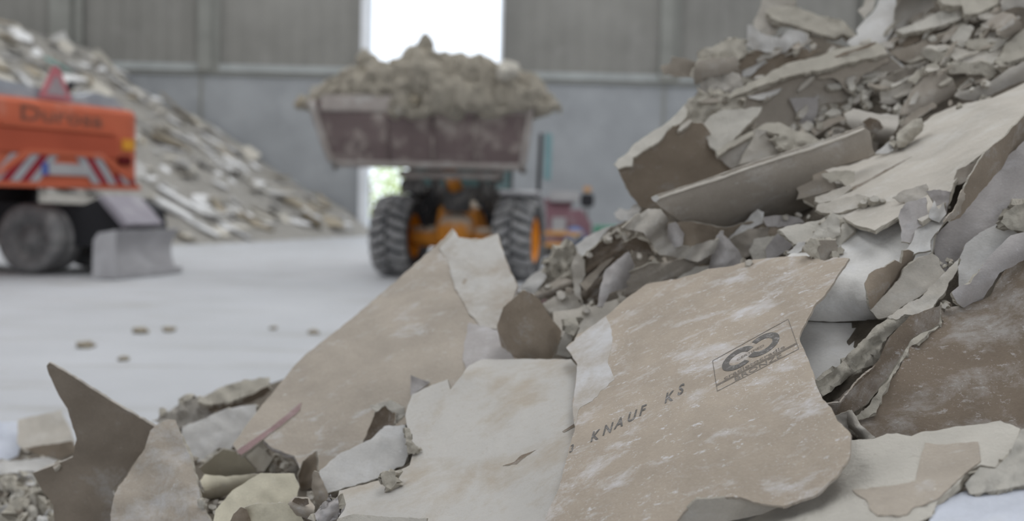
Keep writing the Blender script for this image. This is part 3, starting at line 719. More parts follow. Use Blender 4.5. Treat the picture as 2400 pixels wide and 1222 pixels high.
# big tan board lying from centre to lower left
def big_tan():
    A = [(1061,540,3.15),(1160,550,3.12),(1130,845,2.55),(900,685,2.98),(560,1045,2.52),(745,1105,2.42),(950,950,2.48),(700,900,2.72)]
    o = P(S, 'big tan board with a straight upper edge sloping from centre to lower left', 'tan',
      [(1061,535),(1073,556),(1096,559),(1132,559),(1167,547),(1185,606),(1214,671),(1205,700),(1190,736),(1195,790),(1215,850),(1130,880),(1090,890),(1060,910),(1000,940),(965,960),(950,1000),(930,1010),(885,1030),(860,1050),(820,1090),(790,1110),(745,1130),(710,1115),(690,1070),(640,1052),(604,1022),(680,1005),(700,960),(712,935),(640,997),(556,1058),(545,1042),(590,980),(640,920),(690,857),(720,828),(810,758),(900,683),(980,613),(1040,560)],
      anch=A, th=.012, wr=.008, ro=2, edge='lilac')
    P('exposed_gypsum', 'pale exposed gypsum', 'blotchy', [(1064,540),(1074,558),(1096,561),(1132,561),(1166,550),(1183,607),(1211,671),(1202,700),(1178,736),(1164,772),(1130,765),(1100,735),(1075,690),(1058,650),(1050,610),(1030,585)], on=o, lift=.006, th=.004, parent=o, rg=.006, ro=5)
    P('grey_patch', 'smooth grey paper patch', 'lilac', [(1098,758),(1140,768),(1166,774),(1190,800),(1205,842),(1130,850),(1092,866),(1084,832)], on=o, lift=.005, th=.003, parent=o, ro=4)
    P('bottom_edge', 'faded maroon edge', 'maroon', [(554,1058),(600,1026),(640,998),(708,942),(704,962),(640,1012),(565,1068)], on=o, lift=.004, th=.012, parent=o, ro=1.5)
big_tan()
P(S, 'brown curled board standing up behind the pale centre slab', 'brown',
  [(1165,764),(1180,720),(1226,681),(1245,688),(1264,701),(1293,748),(1318,778),(1306,815),(1294,840),(1238,870),(1188,860),(1172,800)], -6, -8, th=.010, b=[('cyl',1215,690,1255,860,60,.06)], ro=1.2)
P(PS, 'curled cream paper beside the top left corner of the printed board', 'gypsum_light', [(1302,832),(1318,790),(1330,762),(1345,770),(1340,800),(1350,830),(1330,838)], 15, -20, wr=.02, ro=3)
P(G, 'cream crumb knot above the top left corner of the printed board', 'gypsum', [(1322,748),(1350,744),(1358,768),(1344,788),(1325,780)], 25, -10, cat='chunk', th=.03, rg=.01)
P(PS, 'small grey triangle of paper between the tan board and the pale slab', 'lilac', [(963,880),(985,889),(1008,896),(988,912),(961,930)], 20, -10, ro=1)

# pale centre slab
def centre_slab():
    o = P(S, 'large pale slab in the lower centre with a rounded top edge and two hairline cracks', 'patchy',
      [(1084,880),(1098,858),(1132,842),(1338,842),(1365,872),(1400,902),(1400,973),(1400,1050),(1380,1120),(1350,1180),(1340,1260),(775,1275),(795,1222),(789,1180),(795,1150),(895,1126),(960,1091),(972,1050),(955,1002),(949,973),(966,925),(1013,902),(1049,889),(1055,914)],
      anch=[(1100,875,2.36),(1340,870,2.20),(1110,900,2.33),(1340,900,2.14),(960,1000,2.26),(1330,1050,1.86),(800,1222,1.92),(1280,1250,1.66),(1100,842,2.46),(1338,840,2.33)], th=.012, rg=.003, wr=.006, ro=1.8, back='grey')
    P('crack', 'dark hairline crack', 'dbrown', [(1178,1092),(1205,1083),(1222,1068),(1258,1054),(1228,1074),(1210,1089)], on=o, lift=.002, th=.001, parent=o, ro=1.2, wr=0)
    P('crack', 'dark hairline crack', 'dbrown', [(1318,1012),(1345,994),(1348,1000),(1322,1014)], on=o, lift=.002, th=.001, parent=o, ro=.8, wr=0)
centre_slab()
P(S, 'thin cream board edge at the very bottom left of the pale slab', 'gypsum_light', [(775,1222),(830,1205),(900,1212),(1000,1216),(1000,1270),(760,1270)], 40, 0, th=.01, lift=0.0)

# torn scrap with arch
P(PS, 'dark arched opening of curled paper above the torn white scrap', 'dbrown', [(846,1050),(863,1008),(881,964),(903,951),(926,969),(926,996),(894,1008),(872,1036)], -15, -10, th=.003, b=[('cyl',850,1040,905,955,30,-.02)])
P(S, 'torn white scrap of board lying on the pale slab', 'white',
  [(748,1105),(790,1067),(845,1040),(869,1031),(900,1000),(950,997),(956,1069),(946,1092),(912,1105),(894,1120),(820,1141),(769,1156),(748,1141)], 48, -12, th=.014, wr=.008, ro=2.5)
P(PS, 'cream torn rim over the dark arch', 'gypsum_light', [(867,952),(915,939),(947,955),(951,972),(926,997),(921,969),(903,951),(881,965)], 20, -10, th=.005, rg=.005)
P(G, 'little roll of cream crumbs at the lower edge of the torn white scrap', 'gypsum', [(892,1112),(905,1104),(926,1106),(930,1130),(916,1148),(897,1138)], 15, 0, cat='chunk', th=.025, rg=.008)
P(G, 'line of pale crumbs along the right edge of the torn white scrap', 'gypsum', [(948,1002),(960,1005),(965,1040),(982,1052),(970,1066),(955,1060)], 25, 0, cat='chunk', th=.02, rg=.012, ro=3)

# lower left: yellowish boards, curls
P(S, 'small ivory block beside the dark hole under the maroon edge', 'gypsum_light', [(572,1074),(604,1046),(622,1057),(638,1077),(618,1107),(594,1104)], 15, -15, th=.02, ro=1.5)
P(S, 'olive shaded back of an ivory board in the lower left hollow', 'yellow', [(466,1098),(496,1075),(521,1055),(560,1060),(602,1103),(585,1125),(500,1130)], -26, 8, th=.006)
P(S, 'ivory rolled sheet bending into the hollow at lower left', 'yellow', [(462,1140),(480,1112),(530,1118),(585,1112),(609,1112),(570,1145),(510,1172),(475,1172)], 18, -10, th=.005, b=[('cyl',465,1150,600,1112,30,.03)])
def ivory():
    o = P(S, 'wide ivory board with a soft crease at the bottom left', 'yellow',
      [(500,1222),(505,1195),(545,1150),(609,1110),(688,1110),(702,1142),(690,1185),(600,1192),(575,1200),(560,1240),(510,1255)], 40, -8, th=.008, ro=1.2)
    P('front_face', 'pale folded front face', 'yellow', [(573,1190),(600,1182),(690,1180),(712,1222),(712,1270),(580,1270)], 14, 0, th=.008, parent=o)
ivory()
P(PS, 'brown arched paper end at the bottom edge of the ivory board', 'brown', [(515,1260),(545,1210),(564,1190),(578,1195),(588,1225),(588,1260)], -6, -20, b=[('cyl',555,1195,555,1260,30,.03)], th=.004)
P(PS, 'brown curled shell of paper beside the ivory board', 'brown', [(698,1118),(711,1082),(740,1058),(744,1103),(735,1140),(705,1156)], -10, -20, b=[('cyl',725,1065,712,1150,22,-.02)], th=.004)
P(PS, 'tan paper twist running down from the brown curled shell', 'tan', [(735,1105),(748,1110),(770,1160),(775,1185),(755,1195),(738,1170),(730,1140)], 10, 0, b=[('cyl',742,1110,762,1190,14,.015)])
P(PS, 'short tan tube opening towards the camera at the bottom edge', 'tan', [(675,1181),(690,1164),(722,1166),(738,1188),(732,1235),(708,1222),(680,1192)], 5, -10, b=[('cyl',680,1185,735,1200,20,.03)], th=.004)
P(PS, 'dark piece painted as shade in the mouth of the short tan tube', 'dbrown', [(680,1180),(692,1168),(720,1170),(724,1182),(700,1190)], -25, 0, th=.002)  # dark brown slip imitates the shade inside the tube
P(G, 'grey ball of crushed paper at the bottom edge', 'lilac', [(736,1205),(752,1185),(772,1177),(792,1165),(797,1200),(785,1235),(745,1235)], 10, 0, cat='chunk', th=.03, rg=.012, b=[('cyl',745,1220,790,1180,22,.03)])

# light board beside the star, and the star itself
P(S, 'dusty tan board leaning right of the star-shaped board', 'tan_dusty',
  [(352,1010),(390,983),(412,985),(428,1030),(447,1080),(462,1130),(472,1180),(515,1265),(255,1265),(262,1190),(270,1155),(300,1110),(340,1052)], 30, -18, th=.012, wr=.014, ro=3, cr=.004)
P(S, 'dark star-shaped board with a long pointed tip in the left foreground', 'star',
  [(109,858),(116,851),(155,873),(260,940),(368,1004),(344,1050),(308,1093),(275,1136),(263,1152),(278,1182),(263,1265),(130,1265),(125,1185),(102,1155),(76,1109),(109,1098),(171,1072),(179,1030),(157,958),(134,919),(115,879)],
  anch=[(116,855,2.40),(365,1006,2.44),(180,1030,2.45),(80,1110,2.46),(200,1240,2.46),(270,1160,2.47)], th=.010, ro=1.8, edge='grey', wr=.012)

# ================================================================== right foreground
P(S, 'bluish white smooth board in the bottom right corner', 'blue', [(2265,1150),(2330,1125),(2440,1105),(2440,1275),(2160,1275),(2180,1215),(2200,1175)], anch=[(2200,1200,1.34),(2430,1120,1.42),(2430,1260,1.22)], th=.012, ro=1)
def cream_front():
    o = P(S, 'broad cream board with a tan paper patch along the bottom right', 'gypsum_light',
      [(1950,1050),(1992,1032),(2033,1030),(2049,1028),(2079,1016),(2102,1016),(2136,1023),(2159,1012),(2194,1010),(2240,1000),(2285,996),(2345,987),(2366,994),(2391,1005),(2386,1030),(2368,1058),(2333,1097),(2297,1090),(2281,1099),(2262,1112),(2249,1131),(2196,1177),(2184,1211),(2146,1228),(2120,1275),(1560,1275),(1620,1200),(1790,1160),(1850,1130),(1903,1110),(1930,1090)],
      anch=[(1985,1045,1.60),(2350,995,1.55),(2270,1110,1.42),(1900,1140,1.52),(1650,1230,1.58),(1850,1250,1.40),(2140,1225,1.31)], th=.012, rg=.004, wr=.008, ro=2.5)
    P('paper_facing', 'tan paper patch', 'tan', [(2168,1037),(2200,1042),(2235,1040),(2292,1036),(2298,1081),(2264,1108),(2196,1170),(2171,1181),(2136,1193),(2125,1207),(2056,1209),(2038,1193),(2033,1175),(1997,1149),(2080,1140),(2146,1128),(2156,1080)], on=o, lift=.004, th=.002, parent=o, ro=2.5, edge='tan')
cream_front()
P(S, 'soft grey gypsum block beside the broad cream board at the right border', 'gypsum_light', [(2262,1135),(2297,1095),(2333,1098),(2370,1060),(2392,1008),(2440,1000),(2440,1130),(2335,1150),(2275,1160)], 46, -12, th=.02, rg=.006, ro=2, cr=.002)

# the printed board in focus
def printed_board():
    fl = TPS([(1750,620),(1350,1000),(1950,1050)], [1/2.22, 1/1.87, 1/1.475], 0)
    A = [(x, y, 1 / float(fl(np.array([x]), np.array([y]))[0]) + e) for x, y, e in
         [(1750,620,.03),(1960,620,.02),(1500,690,.02),(1350,820,.03),(1345,1000,.0),(1290,1230,.0),(1600,900,-.012),(1650,1050,-.012),(1880,800,.0),(1900,900,.0),(1990,1050,.02),(1700,1100,0.0),(1850,1170,.04),(1600,1190,.0)]]
    o = P(S, 'large torn tan board stamped with dark lettering and a ring mark, in sharp focus', 'board',
      [(1327,814),(1345,800),(1353,785),(1368,778),(1419,742),(1465,702),(1515,666),(1592,653),(1633,641),(1658,631),(1709,625),(1760,610),(1836,602),(1890,600),(1933,612),(1953,603),(1991,606),(1963,646),(1933,692),(1912,712),(1892,748),(1877,778),(1872,793),(1884,819),(1905,870),(1912,900),(1928,936),(1948,956),(1963,987),(1994,1017),(1991,1073),(1963,1114),(1912,1160),(1836,1187),(1785,1182),(1734,1165),(1633,1170),(1607,1195),(1577,1232),(1550,1270),(1262,1270),(1276,1222),(1312,1140),(1332,1058),(1348,1002),(1342,951),(1350,885),(1353,854)],
      anch=A, th=.0045, ro=2.2, wr=.0025, step=15, edge='tan')
    fn = FN[o.name]
    P('torn_paper_edge', 'pale torn strip along the left edge', 'board_edge', [(1327,816),(1346,800),(1370,778),(1420,742),(1430,760),(1435,800),(1425,850),(1440,890),(1400,930),(1360,955),(1348,1000),(1343,951),(1351,885),(1353,854)], on=o, lift=.0015, th=.001, ro=4, parent=o, wr=0)
    P('bent_back_edge', 'pale underside of the bent lower edge', 'pale', [(1560,1270),(1575,1232),(1607,1196),(1634,1171),(1734,1166),(1785,1183),(1838,1188),(1905,1166),(1850,1192),(1760,1212),(1690,1226),(1660,1258),(1640,1280)], -22, 4, th=.004, parent=o, ro=1)
    ink, nt, bs = newmat('stamp_ink', 0.9)
    v = mapv(nt)
    nt.links.new(ramp(nt, nz(nt, v, 90, 6, 0.7), 0.50, 0.74, (0.135, 0.125, 0.115, 1), (0.42, 0.40, 0.385, 1)), bs.inputs['Base Color'])
    mid, nt, bs = newmat('stamp_ink_thin', 0.9)
    v = mapv(nt)
    nt.links.new(ramp(nt, nz(nt, v, 90, 6, 0.7), 0.48, 0.74, (0.17, 0.15, 0.13, 1), (0.38, 0.345, 0.31, 1)), bs.inputs['Base Color'])

    def print_mesh(name, polys2d, mat, label):
        V, Fc = [], []
        for vs, fs in polys2d:
            b0 = len(V); V += list(vs); Fc += [tuple(i + b0 for i in f) for f in fs]
        V = np.array(V, float)
        d = fn(V[:, 0], V[:, 1])
        d = d - 0.0016
        Wd = CN + ray(V[:, 0], V[:, 1]) * d[:, None]
        out = []
        for f in Fc:
            n_ = np.cross(Wd[f[1]] - Wd[f[0]], Wd[f[2]] - Wd[f[0]])
            out.append(f if (n_ * (CN - Wd[f[0]])).sum() > 0 else f[::-1])
        org = Wd.mean(0)
        p = mesh_obj(name, Wd, out, mat, None, None, False, origin=org)
        p.parent = o; p.location = Vector(org.tolist()) - o.location
        p['label'] = label
    def text2d(body, tf, bold=True, ital=0.0, grow=0.0):
        cu = bpy.data.curves.new('t', 'FONT'); cu.body = body; cu.resolution_u = 3; cu.shear = ital
        cu.offset = grow
        ob = bpy.data.objects.new('t', cu); COL.objects.link(ob)
        bpy.context.view_layer.update()
        me = ob.evaluated_get(bpy.context.evaluated_depsgraph_get()).to_mesh()
        vs = [tf(v.co.x, v.co.y) for v in me.vertices]; fs = [tuple(p.vertices) for p in me.polygons]
        xs = [v.co.x for v in me.vertices]
        ob.evaluated_get(bpy.context.evaluated_depsgraph_get()).to_mesh_clear()
        bpy.data.objects.remove(ob); bpy.data.curves.remove(cu)
        return vs, fs
    def aff(o_, u, v_):
        return lambda x, y: (o_[0] + u[0] * x + v_[0] * y, o_[1] + u[1] * x + v_[1] * y)
    # letter by letter along the stamp line
    L = []
    for ch, (x, y) in {'3': (1333, 1062)}.items():
        L.append(text2d(ch, aff((x, y), (20, -9), (6, -25)), grow=.02))
    for k, ch in enumerate('KNAUF'):
        L.append(text2d(ch, aff((1382 + 28.6 * k, 1037 - 15.2 * k), (29, -12), (9, -34)), grow=.022))
    for k, ch in enumerate('KS'):
        L.append(text2d(ch, aff((1556 + 31 * k, 946 - 19 * k), (30, -12), (7, -34)), grow=.022))
    print_mesh('stamped_lettering', L, ink, 'dark stamped lettering')
    # ring mark in its ruled frame
    TL, TR, BR, BL = (1670, 846), (1847, 748), (1872, 818), (1681, 917)
    def q(s, t):
        a = [(1 - s) * BL[i] + s * BR[i] for i in (0, 1)]; c = [(1 - s) * TL[i] + s * TR[i] for i in (0, 1)]
        return tuple((1 - t) * a[i] + t * c[i] for i in (0, 1))
    def strip(pts, w):
        vs, fs = [], []
        pts = [np.array(p_) for p_ in pts]
        for i, p_ in enumerate(pts):
            a = pts[max(i - 1, 0)]; c = pts[min(i + 1, len(pts) - 1)]
            t_ = (c - a) / (np.linalg.norm(c - a) + 1e-9); n_ = np.array([-t_[1], t_[0]])
            ww = w[i] if isinstance(w, (list, np.ndarray)) else w
            vs += [tuple(p_ + n_ * ww / 2), tuple(p_ - n_ * ww / 2)]
            if i: fs.append((2 * i - 2, 2 * i - 1, 2 * i + 1, 2 * i))
        return vs, fs
    ln = lambda s0, t0, s1, t1, w=1.0: strip([q(s0 + (s1 - s0) * k / 12, t0 + (t1 - t0) * k / 12) for k in range(13)], w)
    P2 = [ln(0, 1, 1, 1), ln(0, 0, 1, 0), ln(0, 0, 0, 1, 1.4), ln(1, 0, 1, 1, 1.4), ln(0, .17, 1, .17), ln(0, .205, 1, .205)]
    print_mesh('ruled_frame', P2, mid, 'thin ruled frame')
    def ring(cs, ct, a0, a1):
        vs, fs = [], []
        n_ = 40
        for k in range(n_ + 1):
            a = math.radians(a0 + (a1 - a0) * k / n_)
            for rr in (1.0, 0.55):
                vs.append(q(cs + .215 * rr ** .9 * math.cos(a), ct + .285 * rr * math.sin(a)))
            if k: fs.append((2 * k - 2, 2 * k - 1, 2 * k + 1, 2 * k))
        return vs, fs
    print_mesh('ring_mark', [ring(.315, .64, 24, 302), ring(.625, .665, -156, 122)], ink, 'two linked dark rings')
    words = []
    def line(body, s0, s1, t0, h):
        cu = text2d(body, lambda x, y: (x, y))
        xs = [p_[0] for p_ in cu[0]]; w = max(xs) - min(xs)
        return [q(s0 + (s1 - s0) * (x - min(xs)) / w, t0 + h * y) for x, y in cu[0]], cu[1]
    words.append(line('BRONZE', .22, .80, .03, .165))
    words.append(line('cradletocradle', .10, .86, .235, .14))
    words.append(line('CERTIFIED', .29, .64, .60, .09))
    for wd_, lb_ in zip(words, ('word printed between the two ruled lines', 'small print curving under the rings', 'tiny print across the rings')):
        print_mesh('small_print', [wd_], mid, lb_)
printed_board()

# ------------------------------------------------------------------ loose chips over the near heap
def scatter_chips():
    kinds = ['gypsum', 'gypsum_light', 'pale', 'grey', 'tan']
    zones = [((1480,1990,80,300),26,(5,13)),((1960,2400,60,260),18,(5,13)),((1230,1480,540,740),26,(5,13)),((1480,1900,500,640),22,(4,10)),
             ((1880,2130,250,380),14,(5,11)),((400,760,930,1222),26,(5,13)),((0,140,1070,1222),22,(5,14)),((1990,2230,430,740),12,(3,7))]
    for (x0, x1, y0, y1), n, (ra, rb) in zones:
        k = 0
        tries = 0
        while k < n and tries < 400:
            tries += 1
            x = random.uniform(x0, x1); y = random.uniform(y0, y1)
            if y < sil(x) + 14: continue
            ci, ri = int((x - GX[0]) // CELL), int((y - GY[0]) // CELL)
            if ZB0[ri, ci] - ZB[ri, ci] > 0.012: continue
            r = random.uniform(ra, rb); e = random.uniform(.5, 1.0); a0 = random.uniform(0, PI)
            a = []
            for t in np.linspace(0, 2 * PI, 7)[:-1]:
                u, w = r * math.cos(t) * random.uniform(.75, 1.2), r * e * math.sin(t) * random.uniform(.75, 1.2)
                a.append((x + u * math.cos(a0) - w * math.sin(a0), y + u * math.sin(a0) + w * math.cos(a0)))
            P('gypsum_chip', 'small loose chip of broken board scattered over the near heap', random.choice(kinds), a, random.uniform(-5, 45), random.uniform(-40, 30),
              cat='chip', th=random.uniform(.006, .02), rg=.006, ro=2, wr=.01, group='loose chips on the near heap', pct=.5)
            k += 1

def scatter_splinters():
    kinds = ['gypsum', 'pale', 'grey', 'greybrown', 'gypsum_light', 'tan']
    n = 0; t_ = 0
    while n < 64 and t_ < 3000:
        t_ += 1
        x = random.uniform(1600, 2390); y = random.uniform(20, 330)
        if y < sil(x) + 22 or y > 330 - (x - 1600) * .16: continue
        ci, ri = int((x - GX[0]) // CELL), int((y - GY[0]) // CELL)
        if ZB0[ri, ci] - ZB[ri, ci] > (0.02 if random.random() < .8 else .2): continue
        L = random.uniform(12, 38); w = random.uniform(3, 8); a0 = math.radians(random.gauss(-26, 16))
        a = []
        for u, v in ((-L, -w * .4), (-L * .3, -w), (L * .5, -w * .8), (L, -w * .2), (L * .8, w * .6), (0, w), (-L * .8, w * .7)):
            u *= random.uniform(.85, 1.15); v *= random.uniform(.6, 1.4)
            a.append((x + u * math.cos(a0) - v * math.sin(a0), y + u * math.sin(a0) + v * math.cos(a0)))
        P('board_splinter', 'narrow splinter of broken board wedged among the upper boards of the near heap', random.choice(kinds), a, random.uniform(-5, 40), random.uniform(-35, 20),
          cat='splinter', th=random.uniform(.006, .018), rg=.004, ro=1.8, group='splinters in the upper heap', pct=.6)
        n += 1
scatter_splinters()
scatter_chips()
# ------------------------------------------------------------------ generic solid helpers (local coordinates)
class MB:
    def __init__(self): self.v = []; self.f = []; self.m = []; self.s = []
    def add(self, vs, fs, mi=0, sm=False):
        b0 = len(self.v); self.v += [tuple(v) for v in vs]
        for f in fs: self.f.append(tuple(i + b0 for i in f)); self.m.append(mi); self.s.append(sm)
        return self
    def box(self, c, s, rot=None, mi=0, taper=None, bev=0.0):
        x, y, z = s[0] / 2, s[1] / 2, s[2] / 2
        bm = bmesh.new(); bmesh.ops.create_cube(bm, size=1.0)
        for v in bm.verts:
            t = v.co.z > 0
            v.co = Vector((v.co.x * s[0] * (taper[0] if taper and t else 1), v.co.y * s[1] * (taper[1] if taper and t else 1), v.co.z * s[2]))
        if bev:
            bmesh.ops.bevel(bm, geom=bm.edges[:], offset=bev, segments=2, affect='EDGES')
        R = rot if rot is not None else Matrix.Identity(3)
        bm.verts.index_update()
        vs = [R @ v.co + Vector(c) for v in bm.verts]; fs = [[v.index for v in f.verts] for f in bm.faces]
        bm.free()
        return self.add(vs, fs, mi)
    def prism(self, poly, ax, a0, a1, mi=0):
        """Extrude a 2D polygon along one axis ('x','y','z')."""
        def pt(p, a):
            return {'x': (a, p[0], p[1]), 'y': (p[0], a, p[1]), 'z': (p[0], p[1], a)}[ax]
        n = len(poly)
        vs = [pt(p, a0) for p in poly] + [pt(p, a1) for p in poly]
        fs = [tuple(range(n))[::-1], tuple(range(n, 2 * n))] + [(i, (i + 1) % n, n + (i + 1) % n, n + i) for i in range(n)]
        return self.add(vs, fs, mi)
    def tube(self, pts, r, seg=10, mi=0, cap=True):
        pts = [Vector(p) for p in pts]; vs, fs = [], []
        for i, p in enumerate(pts):
            t = (pts[min(i + 1, len(pts) - 1)] - pts[max(i - 1, 0)]).normalized()
            a = t.orthogonal().normalized(); b_ = t.cross(a)
            rr = r[i] if isinstance(r, (list, tuple)) else r
            for k in range(seg):
                an = 2 * PI * k / seg
                vs.append(p + (a * math.cos(an) + b_ * math.sin(an)) * rr)
            if i:
                for k in range(seg):
                    fs.append(((i - 1) * seg + k, (i - 1) * seg + (k + 1) % seg, i * seg + (k + 1) % seg, i * seg + k))
        if cap:
            fs.append(tuple(range(seg))[::-1]); fs.append(tuple(range((len(pts) - 1) * seg, len(pts) * seg)))
        return self.add(vs, fs, mi, True)
    def lathe(self, prof, axis='x', c=(0, 0, 0), seg=40, mi=0):
        vs, fs = [], []
        n = len(prof)
        for k in range(seg):
            a = 2 * PI * k / seg
            for r, h in prof:
                p = (h, r * math.cos(a), r * math.sin(a)) if axis == 'x' else ((r * math.cos(a), h, r * math.sin(a)) if axis == 'y' else (r * math.cos(a), r * math.sin(a), h))
                vs.append(Vector(p) + Vector(c))
        for k in range(seg):
            k2 = (k + 1) % seg
            for j in range(n - 1):
                fs.append((k * n + j, k2 * n + j, k2 * n + j + 1, k * n + j + 1))
        return self.add(vs, fs, mi, True)
    def build(self, name, mats, parent=None, origin=None):
        return mesh_obj(name, self.v, self.f, mats, parent, self.m, self.s, origin=origin)
    def fix(self):
        return self

def solid(name, base, rough=0.6, dust=None, amount=0.5, metal=0.0, scale=3.0, bumpd=0.0, settle=0.0):
    m, nt, b = newmat(name, rough)
    b.inputs['Metallic'].default_value = metal
    v = mapv(nt)
    c0 = tuple(x * 0.88 for x in base[:3]) + (1,); c1 = tuple(min(1, x * 1.1) for x in base[:3]) + (1,)
    col = ramp(nt, nz(nt, v, scale, 5), 0.3, 0.7, c0, c1)
    if dust:
        col = mix(nt, ramp(nt, nz(nt, v, scale * 1.3, 7, 0.65, 0.3), 0.66 - 0.3 * amount, 0.86 - 0.3 * amount), col, dust)
    if settle and dust:      # dust lying on upward faces
        g = nt.nodes.new('ShaderNodeNewGeometry'); sx = nt.nodes.new('ShaderNodeSeparateXYZ')
        nt.links.new(g.outputs['Normal'], sx.inputs[0])
        up = ramp(nt, math_(nt, 'ADD', sx.outputs['Z'], math_(nt, 'MULTIPLY', nz(nt, v, scale * 2, 5), 0.5)), 0.55, 0.95)
        col = mix(nt, math_(nt, 'MULTIPLY', up, settle), col, dust)
    nt.links.new(col, b.inputs['Base Color'])
    if bumpd: bump(nt, b, nz(nt, v, scale * 6, 6), 0.5, bumpd)
    return m

DST = (0.46, 0.44, 0.42, 1)
M['concrete'] = solid('concrete_wall', (0.30, 0.31, 0.32, 1), 0.9, (0.335, 0.345, 0.355, 1), 0.5, scale=0.7, bumpd=.01)
M['cladding'] = solid('sheet_cladding', (0.235, 0.228, 0.21, 1), 0.8, (0.26, 0.252, 0.235, 1), 0.5, scale=0.5)
M['steel'] = solid('grey_steel_profile', (0.24, 0.24, 0.22, 1), 0.7, scale=1.0)
M['ledge'] = solid('pale_ledge', (0.36, 0.375, 0.37, 1), 0.8, scale=1.0)
M['doorframe'] = solid('white_door_frame', (0.72, 0.74, 0.77, 1), 0.6, scale=1.0)
M['ceil'] = solid('ceiling_sheet', (0.4, 0.4, 0.4, 1), 0.9, scale=0.4)
def floor_mat():
    m, nt, b = newmat('dusty_concrete_floor', 0.6)
    v = mapv(nt, which='Object')
    vs = mapv(nt, (0.35, 1.6, 1), (0, 0, 0.25))
    col = ramp(nt, nz(nt, v, 0.5, 8, 0.6), 0.3, 0.7, (0.38, 0.385, 0.395, 1), (0.46, 0.465, 0.48, 1))
    tr = ramp(nt, nz(nt, vs, 1.4, 8, 0.7, 0.5), 0.52, 0.68)
    col = mix(nt, math_(nt, 'MULTIPLY', tr, 0.75), col, (0.315, 0.30, 0.28, 1))
    sp = ramp(nt, nz(nt, v, 3.5, 7, 0.65), 0.66, 0.74)
    col = mix(nt, math_(nt, 'MULTIPLY', sp, 0.5), col, (0.22, 0.21, 0.20, 1))
    nt.links.new(col, b.inputs['Base Color'])
    bump(nt, b, nz(nt, v, 9, 8, 0.65), 0.5, 0.02)
    return m
M['floor'] = floor_mat()

# ------------------------------------------------------------------ the hall
YS = -3.0; YW = 37.0; XL = -26.0; XR = 24.0; YF = -14.0; ZC = 13.0
dl, dr, dtop = -5.42, -0.55, 9.6          # door opening in the far wall
ZL = 5.7
def structure(o): return tag(o, kind='structure')
fl = MB().add([(XL, YF, 0), (XR, YF, 0), (XR, YW + .4, 0), (XL, YW + .4, 0)], [(0, 1, 2, 3)])
structure(fl.build('floor', M['floor'], origin=(0, 0, 0)))
w = MB()
w.box(((XL + dl) / 2, YW + .2, ZL / 2), (dl - XL, .4, ZL)); w.box(((XR + dr) / 2, YW + .2, ZL / 2), (XR - dr, .4, ZL))
structure(w.build('wall_back', M['concrete']))
w = MB()
w.box(((XL + dl) / 2, YW + .3, (ZL + ZC) / 2), (dl - XL, .2, ZC - ZL)); w.box(((XR + dr) / 2, YW + .3, (ZL + ZC) / 2), (XR - dr, .2, ZC - ZL))
w.box(((dl + dr) / 2, YW + .3, (dtop + ZC) / 2), (dr - dl, .2, ZC - dtop))
# trapezoidal ribs of the cladding
x = XL + .2
while x < XR - .2:
    if not (dl - .25 < x < dr + .25):
        w.box((x, YW + .185, (ZL + .35 + ZC) / 2), (.14, .018, ZC - ZL - .35), taper=None)
    x += .55
structure(w.build('wall_back_cladding', M['cladding']))
k = 1
def trim(mb, mat):
    global k
    structure(mb.build('trim_%d' % k, mat)); k += 1
trim(MB().box(((XL + dl) / 2, YW + .12, ZL + .16), (dl - XL - .06, .20, .24)), M['ledge'])
trim(MB().box(((XR + dr) / 2, YW + .12, ZL + .16), (XR - dr - .06, .20, .24)), M['ledge'])
trim(MB().box(((XL + dl) / 2, YW - .02, ZL - .06), (dl - XL, .14, .10)), M['steel'])
trim(MB().box(((XR + dr) / 2, YW - .02, ZL - .06), (XR - dr, .14, .10)), M['steel'])
for xs, wd in ((-16.3, .75), (-11.15, .5), (5.35, .5), (12.5, .5)):
    trim(MB().box((xs, YW - .02, (ZL + ZC) / 2), (wd, .28, ZC - ZL), bev=.02).box((xs + wd * .72, YW + .06, (ZL + ZC) / 2), (wd * .5, .1, ZC - ZL)), M['steel'])
for xs in (-11.3, 5.3):
    trim(MB().box((xs, YW - .01, ZL / 2), (.1, .06, ZL - .15)), M['steel'])
trim(MB().box((dl + .02, YW + .05, dtop / 2), (.30, .75, dtop)).box((dr - .02, YW + .05, dtop / 2), (.10, .6, dtop)).box(((dl + dr) / 2, YW + .05, dtop + .1), (dr - dl + .3, .6, .25)), M['doorframe'])
structure(MB().box((XL - .15, (YF + YW) / 2, ZC / 2), (.3, YW - YF + .8, ZC)).build('wall_left', M['concrete']))
structure(MB().box((XR + .15, (YF + YW) / 2, ZC / 2), (.3, YW - YF + .8, ZC)).build('wall_right', M['concrete']))
w = MB().box((XL / 2 - 4, YF - .15, ZC / 2), (-XL - 8 , .3, ZC)).box((XR / 2 + 4, YF - .15, ZC / 2), (XR - 8, .3, ZC)).box((0, YF - .15, 10.5), (16, .3, 5))
structure(w.build('wall_front', M['concrete']))
# roof with rows of skylight openings, sky seen through them
sky_x = [(-21, -16.5), (-10, -5.5), (1, 5.5), (12, 16.5)]
c = MB(); xp = XL
c.box(((XL + XR) / 2, (YF + YS) / 2 - .2, ZC + .12), (XR - XL, YS - YF + .4, .2))
for a, b_ in sky_x:
    c.box(((xp + a) / 2, (YF + YW) / 2, ZC + .1), (a - xp, YW - YF + .8, .2)); xp = b_
c.box(((xp + XR) / 2, (YF + YW) / 2, ZC + .1), (XR - xp, YW - YF + .8, .2))
structure(c.build('ceiling', M['ceil']))
def area(name, loc, sx, sy, power, col=(1, 1, 1), rot=(0, 0, 0)):
    l = bpy.data.lights.new(name, 'AREA'); l.shape = 'RECTANGLE'; l.size = sx; l.size_y = sy; l.energy = power; l.color = col
    o = bpy.data.objects.new(name, l); o.location = loc; o.rotation_euler = rot; link(o)
    return o
SKYP = 1400
